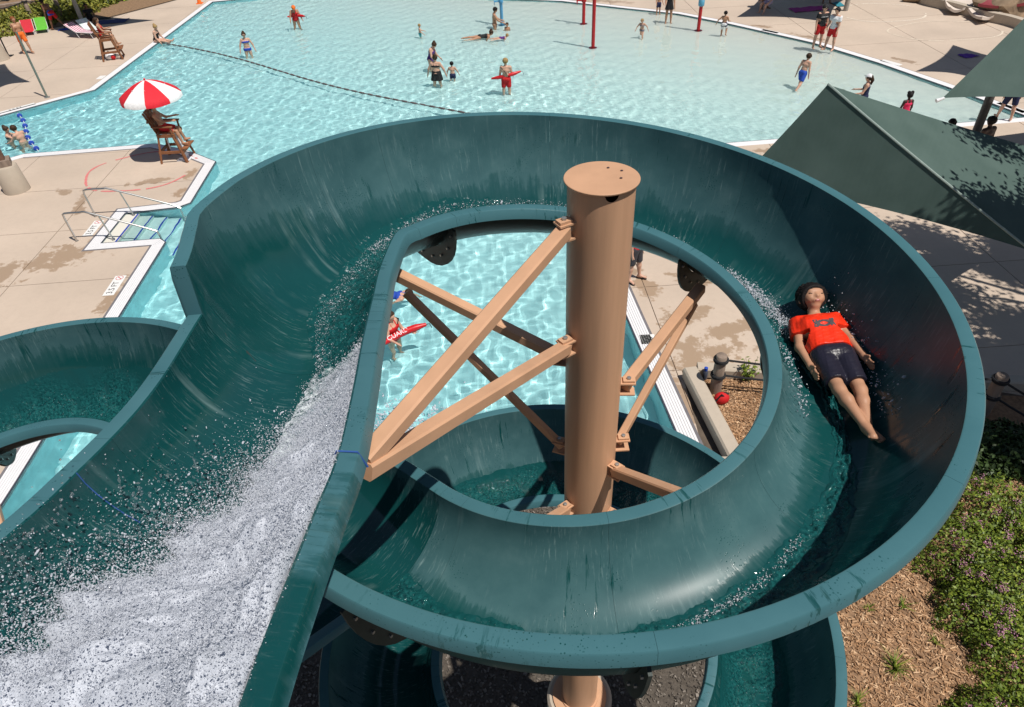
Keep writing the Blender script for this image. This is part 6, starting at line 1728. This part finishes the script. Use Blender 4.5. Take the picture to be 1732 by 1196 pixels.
def tuft(label, px, py, n, L_, seed, mat=None):
    b = at(px, py, 0); r = np.random.default_rng(seed); V = []; F = []; tone = []
    for k in range(n):
        a = r.uniform(0, 6.28); ln = L_ * r.uniform(.6, 1.2); bend = r.uniform(.3, 1.0); s = np.array([-math.sin(a), math.cos(a), 0]) * .007; tv = r.uniform(.3, .9)
        for i in range(4):
            f = i / 3; p_ = np.array([b[0] + .03 * math.cos(a * 3), b[1] + .03 * math.sin(a * 3), .0]) + np.array([math.cos(a) * ln * f * bend, math.sin(a) * ln * f * bend, ln * (f * .9 - f * f * .55 * bend)]); w = s * (1 - f * .85); V += [p_ - w, p_ + w]; tone += [tv, tv]
        q_ = len(V) - 8; F += [(q_ + 2*i, q_ + 2*i+1, q_ + 2*i+3, q_ + 2*i+2) for i in range(3)]
    return tag(obj_np('grass_tuft', V, F, mat or M_shrub, None, True, None, {'tone': tone}), label, 'grass tuft', 'weeds in the mulch')
for px, py, n_, l_, lab in ((1512, 1130, 60, .30, 'largest grass tuft in the middle of the mulch'), (1525, 1025, 26, .18, 'grass tuft high in the mulch below the slide rim'), (1468, 1030, 18, .12, 'tiny weed left of the high grass tuft'), (1585, 1042, 20, .12, 'weed near the shrub edge in the mulch'), (1580, 1085, 22, .13, 'weed below the shrub edge in the mulch'), (1450, 1190, 40, .22, 'grass tuft at the bottom edge of the mulch'), (1225, 622, 22, .12, 'small weed by the rope post')):
    tuft(lab, px, py, n_, l_, int(px))

# mulch and gravel
M_mulchbed = pm('mulch_bed', (.25, .15, .085), .95, .35, 14, .8, 45)
poly_sheet('mulch_ground', [(2.9, -2), (14, -2), (13.5, 7.6), (pB[0] + 1.5, pB[1] + .3), (4.0, 10.65), (3.9, 8.3), (3.4, 6.6)], [], -.012, M_mulchbed)
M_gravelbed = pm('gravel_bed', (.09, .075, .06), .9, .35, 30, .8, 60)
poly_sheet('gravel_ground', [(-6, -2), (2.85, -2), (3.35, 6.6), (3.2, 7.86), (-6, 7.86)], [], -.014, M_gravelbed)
def inside(poly, X, Y):
    c = np.zeros(len(X), bool)
    for i in range(len(poly)):
        x1, y1 = poly[i]; x2, y2 = poly[i - 1]
        m = ((y1 > Y) != (y2 > Y)) & (X < (x2 - x1) * (Y - y1) / ((y2 - y1) if y2 != y1 else 1e-9) + x1); c ^= m
    return c
def chips(name, poly, n, ln, wd, mat, seed, z0=-.008, box=None):
    r = np.random.default_rng(seed); xs = [q_[0] for q_ in poly]; ys = [q_[1] for q_ in poly]
    X = r.uniform(min(xs), max(xs), n * 2); Y = r.uniform(min(ys), max(ys), n * 2); k = inside(poly, X, Y); X, Y = X[k][:n], Y[k][:n]; n = len(X)
    a = r.uniform(0, PI * 2, n); el = r.normal(0, .28, n); L_ = ln * r.lognormal(0, .45, n); W = wd * r.lognormal(0, .35, n); Tk = W * .4
    d = np.stack([np.cos(a) * np.cos(el), np.sin(a) * np.cos(el), np.sin(el)], 1); s = np.stack([-np.sin(a), np.cos(a), r.normal(0, .3, n)], 1); u_ = np.cross(d, s)
    c = np.stack([X, Y, z0 + r.uniform(0, .022, n)], 1)
    cor = np.array([(-1, -1, -1), (1, -.7, -1), (1, .8, -1), (-1, 1, -1), (-1, -1, 1), (1, -.6, 1), (1, .7, 1), (-1, .9, 1)])
    V = c[:, None] + cor[None, :, 0:1] * (d * L_[:, None] / 2)[:, None] + cor[None, :, 1:2] * (s * W[:, None] / 2)[:, None] + cor[None, :, 2:3] * (u_ * Tk[:, None] / 2)[:, None]
    f0 = np.array([(4, 5, 6, 7), (0, 1, 5, 4), (1, 2, 6, 5), (2, 3, 7, 6), (3, 0, 4, 7)])
    F = (f0[None] + (np.arange(n) * 8)[:, None, None]).reshape(-1, 4)
    return obj_np(name, V.reshape(-1, 3), F, mat, None, False, 'stuff', {'tone': np.repeat(np.clip(r.normal(.5, .24, n), 0, 1), 8)})
chips('mulch', [(3.2, 3.2), (9.2, 3.2), (9.2, 8.2), (6.5, 8.6), (3.9, 8.0)], 26000, .055, .013, M_mulch, 1)
chips('mulch', [(4.0, 8.3), (6.3, 8.3), (6.3, 10.5), (3.95, 10.6)], 7000, .055, .014, M_mulch, 2)
M_stone = leaf_mat('gravel_stones', [(0, (.05, .042, .036)), (.5, (.13, .11, .09)), (1, (.30, .26, .22))], .8)
chips('gravel', [(-3.4, 2.4), (2.95, 2.4), (3.2, 6.5), (3.2, 7.6), (-3.4, 7.6)], 15000, .030, .022, M_stone, 3)
# lawn strip and mulch at the far left
M_lawn = pm('lawn_ground', (.045, .07, .018), .95, .3, 6, .6, 80)
poly_sheet('lawn_ground', [(-120, 47.5), (-40, 46.0), (-31, 57), (-24, 75), (-24, 120), (-120, 120)], [], -.010, M_lawn)
poly_sheet('mulch_ground', [(-60, 39), (-34, 39.7), (-23.8, 46.2), (-19.2, 52.6), (-16.2, 75), (-24, 75), (-31, 57), (-40, 45.9), (-60, 47)], [], -.008, pm('far_mulch', (.24, .15, .085), .95, .3, 8, .5, 40))
tb = at(5, 23, 0); te = at(56, 8, 0); tag(MB().beam((tb[0] - 6, tb[1] - 1.5, .14), (te[0], te[1], .14), .3, .3).build('timber_edge', M_grey_wood, None), 'long weathered timber edging the lawn at the top left', 'timber')
b = at(13, 2, 0); t = thing('grill', 'small dark object standing on the lawn at the top left corner', 'grill', (b[0], b[1], 0)); MB().tube([(b[0], b[1], 0), (b[0], b[1], .8)], .06, 8).build('stem', M_black, t); MB().box((b[0], b[1], .95), (.6, .45, .3)).build('firebox', M_black, t)

# the tree whose crown shades the right side
def tree(label, base, crown, radii, n, seed):
    r = np.random.default_rng(seed); t = thing('shade_tree', label, 'tree', (base[0], base[1], 0), 'trees off the right edge'); m = MB()
    b = np.array([base[0], base[1], 0.0]); c = np.array(crown, float); fk = np.array([base[0] * .7 + c[0] * .3, base[1] * .7 + c[1] * .3, c[2] - radii[2] * .9])
    m.tube([b, b * .5 + fk * .5 + [.1, .05, 0], fk], [.26, .2, .17], 10).build('trunk', M_bark, t, True)
    P = []
    for i in range(26):
        d = r.normal(size=3); d /= np.linalg.norm(d); e = c + d * np.array(radii) * r.uniform(.55, 1.0)
        mid = fk * .45 + e * .55 + r.normal(0, .2, 3)
        MB().tube([fk, mid, e], [.09, .05, .015], 6).build('limb', M_bark, t, True)
        for _ in range(int(n / 26)):
            f = r.uniform(.55, 1.05); p_ = mid * (1 - f) + e * f if f <= 1 else e; P.append(p_ + r.normal(0, .34, 3) * np.array([1, 1, .6]))
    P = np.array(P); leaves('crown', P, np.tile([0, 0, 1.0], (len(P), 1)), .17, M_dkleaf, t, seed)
tree('broad tree standing beyond the right edge, its leaf shadow on the canopy', (17.5, 9.0), (13.9, 10.4, 8.0), (3.7, 3.9, 1.7), 36000, 5)
tree('second tree beyond the right edge shading the rope fence', (16.5, 4.0), (12.6, 7.6, 6.6), (2.2, 2.6, 1.4), 13000, 9)
